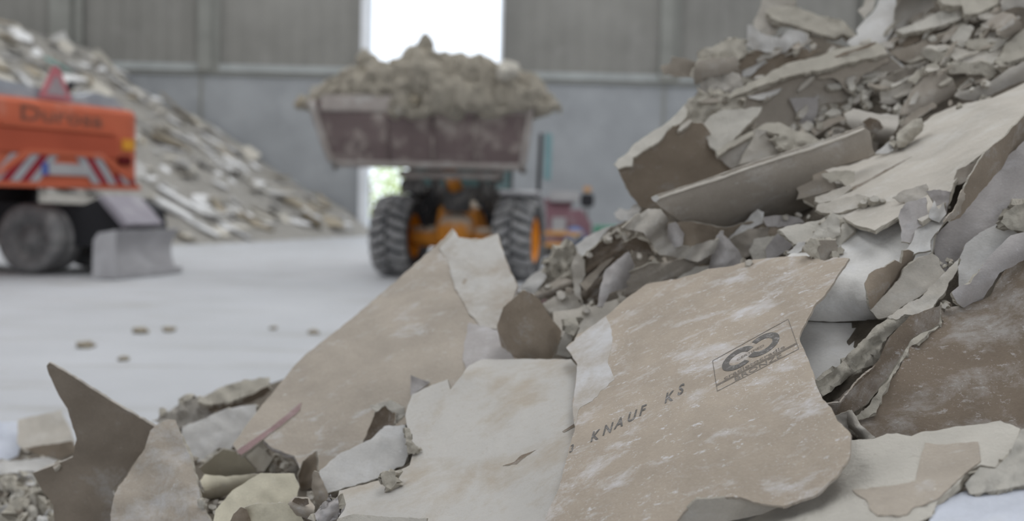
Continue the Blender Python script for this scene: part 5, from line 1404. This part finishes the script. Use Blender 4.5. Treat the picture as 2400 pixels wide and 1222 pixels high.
# ------------------------------------------------------------------ orange wheeled excavator, tail towards us
def excavator():
    # tail frame: right end and left end of the rear face
    Rp = at(331, 437, 16.2); Lp = at(-52, 434, 13.6)
    Rp.z = Lp.z = 0
    u = (Rp - Lp); W = u.length; u.normalize()
    nrm = Vector((u.y, -u.x, 0))                      # outward, towards the camera side
    if nrm.dot(CAM - Rp) < 0: nrm = -nrm
    C0 = (Rp + Lp) / 2
    E = bpy.data.objects.new('wheeled_excavator', None); E.location = (C0.x, C0.y, 0); link(E)
    tag(E, 'orange wheeled excavator at the left border, its tail with chevrons towards the camera', 'excavator')
    R = Matrix(((u.x, -nrm.x, 0), (u.y, -nrm.y, 0), (0, 0, 1)))   # local x right along tail, y inwards, z up
    T = lambda x, y, z: R @ Vector((x, y, z))
    def build(mb, nm, mat, parent=E):
        vs = [T(*v) for v in mb.v]
        o = mesh_obj(nm, vs, mb.f, mat, None, mb.m, mb.s); o.parent = parent
        if parent is not E: o.location = Vector(o.location) - parent.location
        return o
    H = W / 2; zb, zt = 1.28, 2.52
    cw = MB(); rr = .14
    out = [(-H, 0.25), (-H + .1, .06), (-H + .3, 0), (H - .22, 0), (H - .06, .07), (H, .25), (H, 2.2), (-H, 2.2)]
    cw.prism(out, 'z', zb, zt - .07)
    top_in = [(p[0] * .985, .05 + p[1] * .98) for p in out]
    n = len(out)
    cw.add([(p[0], p[1], zt - .07) for p in out] + [(p[0], p[1], zt) for p in top_in], [(i, (i + 1) % n, n + (i + 1) % n, n + i) for i in range(n)] + [tuple(range(n, 2 * n))])
    CW = build(cw, 'counterweight', M['orange'])
    mid = zb + .62
    rec = MB().box((-.12, -.012, mid + .02), (W - .75, .03, .34), bev=.01); build(rec, 'recess_shade_panel', M['orange_dark'], CW)  # stands proud; its darker orange imitates a shaded recess
    rd = MB().box((-.12, -.02, mid + .24), (W - .85, .05, .07), bev=.015); build(rd, 'moulded_ridge', M['orange'], CW)
    rd2 = MB().prism([(-.78, zb + .50), (-.62, zb + .54), (.62, zb + .54), (1.22, zb + .16), (1.16, zb + .14), (.60, zb + .47), (-.62, zb + .47), (-1.15, zb + .14), (-1.22, zb + .16)], 'y', -.04, 0); build(rd2, 'moulded_ridge', M['orange'], CW)
    # chevron stripes
    def para(x0, w_, slant, z0, z1, mat, nm):
        mb = MB(); mb.prism([(x0, z0), (x0 + w_, z0), (x0 + w_ + slant, z1), (x0 + slant, z1)], 'y', -.022, -.004); build(mb, nm, mat, CW)
    for i in range(5):
        m_ = M['stripe_white'] if i % 2 == 0 else M['stripe_red']
        para(-1.28 + .155 * i, .155, .34, zb + .08, zb + .46, m_, 'chevron_stripe')
        para(.46 + .155 * i, .155, -.30 if i < 3 else -.12, zb + .08, zb + (.46 if i < 3 else .22), m_, 'chevron_stripe')
    para(1.2, .14, -.1, zb + .08, zb + .2, M['stripe_red'], 'chevron_stripe')
    pl = build(MB().box((.02, -.02, zb + .27), (.72, .03, .17), bev=.01), 'number_plate', M['plate'], CW)
    build(MB().box((-.40, -.022, zb + .27), (.10, .034, .17)), 'plate_band', M['plate_blue'], CW)
    build(MB().box((0, -.015, zb + .04), (W - .1, .04, .07)), 'bottom_bumper', M['orange'], CW)
    build(MB().box((1.16, -.015, zb + .70), (.26, .03, .17), bev=.01), 'reflector', M['amber'], CW)
    build(MB().box((1.08, -.02, zb + .45), (.28, .04, .14), bev=.02), 'tail_lamp', M['lamp_red'], CW)
    # lettering on the tail
    cu = bpy.data.curves.new('t', 'FONT'); cu.body = 'Durosa'; cu.resolution_u = 3; cu.offset = .02
    ob = bpy.data.objects.new('t', cu); COL.objects.link(ob); bpy.context.view_layer.update()
    dg = bpy.context.evaluated_depsgraph_get(); me = ob.evaluated_get(dg).to_mesh()
    xs = [v.co.x for v in me.vertices]; x0 = min(xs); wd = max(xs) - x0
    mb = MB(); mb.add([(-.78 + 1.44 * (v.co.x - x0) / wd, -.006, zb + .93 + .30 * v.co.y) for v in me.vertices], [tuple(p.vertices) for p in me.polygons])
    bpy.data.objects.remove(ob); bpy.data.curves.remove(cu)
    build(mb, 'lettering', M['lettering'], CW)
    # hood on top
    hd = MB().prism([(-H + .05, zt), (H - .2, zt), (H - .42, zt + .17), (H - .8, zt + .22), (H - 1.1, zt + .12), (-H + .05, zt + .26)], 'y', .12, 2.1)
    build(hd, 'hood', M['hood'])
    build(MB().box((-.05, .2, zt + .12), (.5, .12, .10), bev=.02), 'hood_latch', M['dustysteel'])
    build(MB().tube([(.42, .5, zt + .05), (.44, .5, zt + .22), (.50, .45, zt + .36)], [.05, .05, .06], 8), 'exhaust_pipe', M['black'])
    # warning triangle
    tri = [(-.44, zt + .03), (.14, zt + .03), (-.10, zt + .50), (-.20, zt + .50)]
    Tr = build(MB().prism(tri, 'y', .04, .06), 'warning_triangle', M['sign_red'])
    build(MB().prism([(-.33, zt + .09), (.03, zt + .09), (-.13, zt + .36), (-.17, zt + .36)], 'y', .03, .045), 'triangle_face', M['sign_white'], Tr)
    # boom house behind, out of frame side
    build(MB().box((-.4, 2.9, 1.95), (2.0, 1.5, 1.3), bev=.1), 'cab_body', M['orange'])
    # ---- undercarriage in world axes (along the picture), relative to E
    Wc = on_floor(78, 643); Rw = .535
    base = Vector((E.location.x, E.location.y, 0))
    def wbuild(mb, nm, mat, parent=E, yaw=math.radians(-14), org=Wc):
        ca, sa = math.cos(yaw), math.sin(yaw)
        vs = [Vector((org.x + v[0] * ca - v[1] * sa, org.y + v[0] * sa + v[1] * ca, v[2])) - base for v in mb.v]
        o = mesh_obj(nm, vs, mb.f, mat, None, mb.m, mb.s); o.parent = parent
        if parent is not E: o.location = Vector(o.location) - parent.location
        return o
    for (wx, wy) in ((0, 0), (0, 1.7), (-2.7, 0), (-2.7, 1.7)):
        for dy in ((0.0, .33) if wy == 0 else (0.0, -.33)):
            mb = MB(); tyre(mb, Rw, .29, .33, lug=False, seg=40)
            mb.v = [(v[1] + wx, -v[0] + wy + dy, v[2] + Rw) for v in mb.v]
            t = wbuild(mb, 'tyre', [M['rubber_grey'], M['rubber_grey']])
            mr = MB(); mr.lathe([(.33, -.13), (.31, -.12), (.27, -.03), (.16, -.05), (.15, -.10), (.0001, -.11)], 'y', (wx, wy + dy, Rw), 28)
            for i in range(8):
                a = 2 * PI * i / 8; mr.tube([(wx + .21 * math.cos(a), wy + dy - .075, Rw + .21 * math.sin(a)), (wx + .21 * math.cos(a), wy + dy - .03, Rw + .21 * math.sin(a))], .022, 6)
            wbuild(mr, 'rim', M['rubber_grey'], t)
    ch = MB().prism([(-3.1, .62), (-2.0, .50), (.9, .42), (1.05, .30), (1.35, .32), (1.25, .98), (.95, 1.16), (.6, 1.02), (-.25, 1.04), (-3.1, 1.06)], 'y', .25, 1.45)
    wbuild(ch, 'chassis', M['black'])
    wbuild(MB().lathe([(.55, .95), (.55, 1.30), (.45, 1.32)], 'z', (-1.3, .85, 0), 24), 'slewing_ring', M['black'])
    ax = MB().tube([(0, .1, Rw), (0, 1.6, Rw)], .14, 12); wbuild(ax, 'axle', M['black'])
    bl = MB().prism([(.98, 1.18), (1.10, 1.20), (1.52, .78), (1.44, .72)], 'y', .10, 1.0); wbuild(bl, 'blade_arm_cover', M['violet'])
    ba = MB().prism([(.72, .55), (1.0, 1.06), (1.10, 1.02), (1.40, .52), (1.36, .34)], 'y', .5, .62).prism([(.72, .55), (1.0, 1.06), (1.10, 1.02), (1.40, .52), (1.36, .34)], 'y', 1.1, 1.22); wbuild(ba, 'blade_arm', M['dark'])
    bd = MB(); pr = []
    for i in range(8):
        t = i / 7; pr.append((1.48 + .16 * (2 * t - 1) ** 2 - .05, .02 + .68 * t))
    pr2 = [(p[0] - .05, p[1]) for p in pr][::-1]
    mbb = MB(); mbb.prism(pr + pr2, 'y', -.30, 1.35)
    bp = wbuild(mbb, 'dozer_blade', M['dustysteel'], yaw=math.radians(-14))
    wbuild(MB().prism([(1.26, .02), (1.62, .02), (1.60, .70), (1.36, .66), (1.28, .55)], 'y', -.36, -.30), 'blade_end_plate', M['dustysteel'], bp)
    wbuild(MB().box((1.60, .52, .06), (.06, 1.65, .1)), 'blade_edge', M['dustysteel'], bp)
excavator()

# ------------------------------------------------------------------ equipment by the right wall, far behind the heap
def far_kit():
    Y = 24.0
    def px3(px, py, d): return at(px, py, d)
    def zat(px, py, d): return at(px, py, d).z
    x0, x1 = px3(1262, 560, Y).x, px3(1385, 560, Y).x
    cx = (x0 + x1) / 2
    m = empty('crushing_machine', (cx, Y + .8, 0), 'maroon machine with a white panel standing far behind the near heap', 'machine')
    w_ = x1 - x0
    MB().prism([(-w_ / 2, .25), (w_ / 2, .25), (w_ / 2, .80), (w_ * .32, 1.12), (-w_ / 2, 1.12)], 'y', -.8, .8).build('body', M['maroon_paint'], m)
    MB().prism([(-w_ * .35, 1.12), (w_ * .1, 1.12), (w_ * .18, 1.36), (-w_ * .42, 1.36)], 'y', -.6, .6).build('hopper', M['maroon_paint'], m)
    MB().box((-w_ * .02, -.55, 1.42), (.72, .35, .26), bev=.03).build('control_box', M['plate'], m)
    MB().box((-w_ * .12, -.83, .72), (.34, .05, .42), bev=.02).build('white_panel', M['plate'], m)
    MB().box((0, 0, .12), (w_, 1.5, .24)).build('skid', M['dark'], m)
    MB().lathe([(.0001, -.02), (.25, -.02), (.25, .02), (.0001, .02)], 'y', (w_ * .19, -.84, .47), 24).build('blue_disc', M['blue_sign'], m)
    MB().lathe([(.0001, -.025), (.11, -.025), (.11, .0), (.0001, .0)], 'y', (w_ * .19, -.86, .47), 16).build('disc_centre', M['plate'], m)
    for z, xo, lab in ((px3(1300, 547, Y - .6).z, -.1, 'upper amber beam lying in front of the maroon machine'), (px3(1300, 573, Y - .6).z, -.3, 'lower amber beam lying in front of the maroon machine')):
        o = empty('barrier_beam', (cx + xo, Y - .75, 0), lab, 'beam')
        MB().box((0, 0, z), (.95, .08, .11), bev=.02).build('beam', M['amber_beam'], o)
        for s in (-.4, .4): MB().box((s, .0, max(z, .1) / 2), (.07, .07, max(z, .1))).build('post', M['dark'], o)
    p = px3(1425, 530, Y - 1); g = empty('wheeled_bin', (p.x, p.y, 0), 'green bin right of the maroon machine, half hidden by the near heap', 'bin')
    MB().box((0, 0, .40), (.55, .6, .62), taper=(1.15, 1.15), bev=.03).build('body', M['green_bin'], g)
    MB().box((0, 0, .74), (.68, .72, .07), bev=.03).build('lid', M['green_bin'], g)
    for s in (-.2, .2): MB().lathe([(.0001, -.03), (.09, -.03), (.09, .03), (.0001, .03)], 'x', (s, .22, .09), 16).build('wheel', M['black'], g)
    p = px3(1376, 470, Y + 2.4); g = empty('lamp_stand', (p.x, p.y, 0), 'dark lamp on a post behind the maroon machine', 'lamp')
    MB().tube([(0, 0, 0), (0, 0, p.z)], .03, 8).build('post', M['dark'], g)
    MB().box((0, 0, p.z), (.34, .2, .34), bev=.04).build('lamp_head', M['black'], g)
    MB().box((0, 0, p.z + .28), (.2, .14, .14), bev=.03).build('lamp_top', M['amber_beam'], g)
far_kit()

# small debris on the open floor
for px, py, s, lab in ((200, 812, .07, 'dark little clod on the open floor at left'), (290, 842, .045, 'grey crumb on the open floor right of the dark clod'), (395, 775, .06, 'dark flat crumb on the open floor, middle left'),
                       (330, 778, .07, 'flat brown scuffed scrap on the open floor near the excavator'), (735, 780, .05, 'small crumb on the open floor beside the big tan board'), (640, 770, .04, 'tiny crumb on the open floor left of the big tan board')):
    p = on_floor(px, py, .01)
    bm = bmesh.new(); bmesh.ops.create_icosphere(bm, subdivisions=2, radius=s)
    for v in bm.verts:
        v.co *= 1 + .5 * vn(v.co.x * 20 + px, v.co.y * 20, v.co.z * 20); v.co.z *= .45
    m_ = bpy.data.meshes.new('floor_crumb'); bm.to_mesh(m_); bm.free(); m_.materials.append(M['frag_tan'])
    o = bpy.data.objects.new('floor_crumb', m_); o.location = (p.x, p.y, s * .3); link(o); tag(o, lab, 'crumb')

# ------------------------------------------------------------------ sky and view
wd = bpy.data.worlds.new('world'); scene.world = wd; wd.use_nodes = True
bg = wd.node_tree.nodes['Background']; bg.inputs['Color'].default_value = (0.86, 0.935, 1.03, 1); bg.inputs['Strength'].default_value = 1.7
vs_ = scene.view_settings
scene.display_settings.display_device = 'sRGB'
vs_.view_transform = 'Standard'; vs_.look = 'None'; vs_.exposure = 0.0; vs_.gamma = 1.0; vs_.use_curve_mapping = False
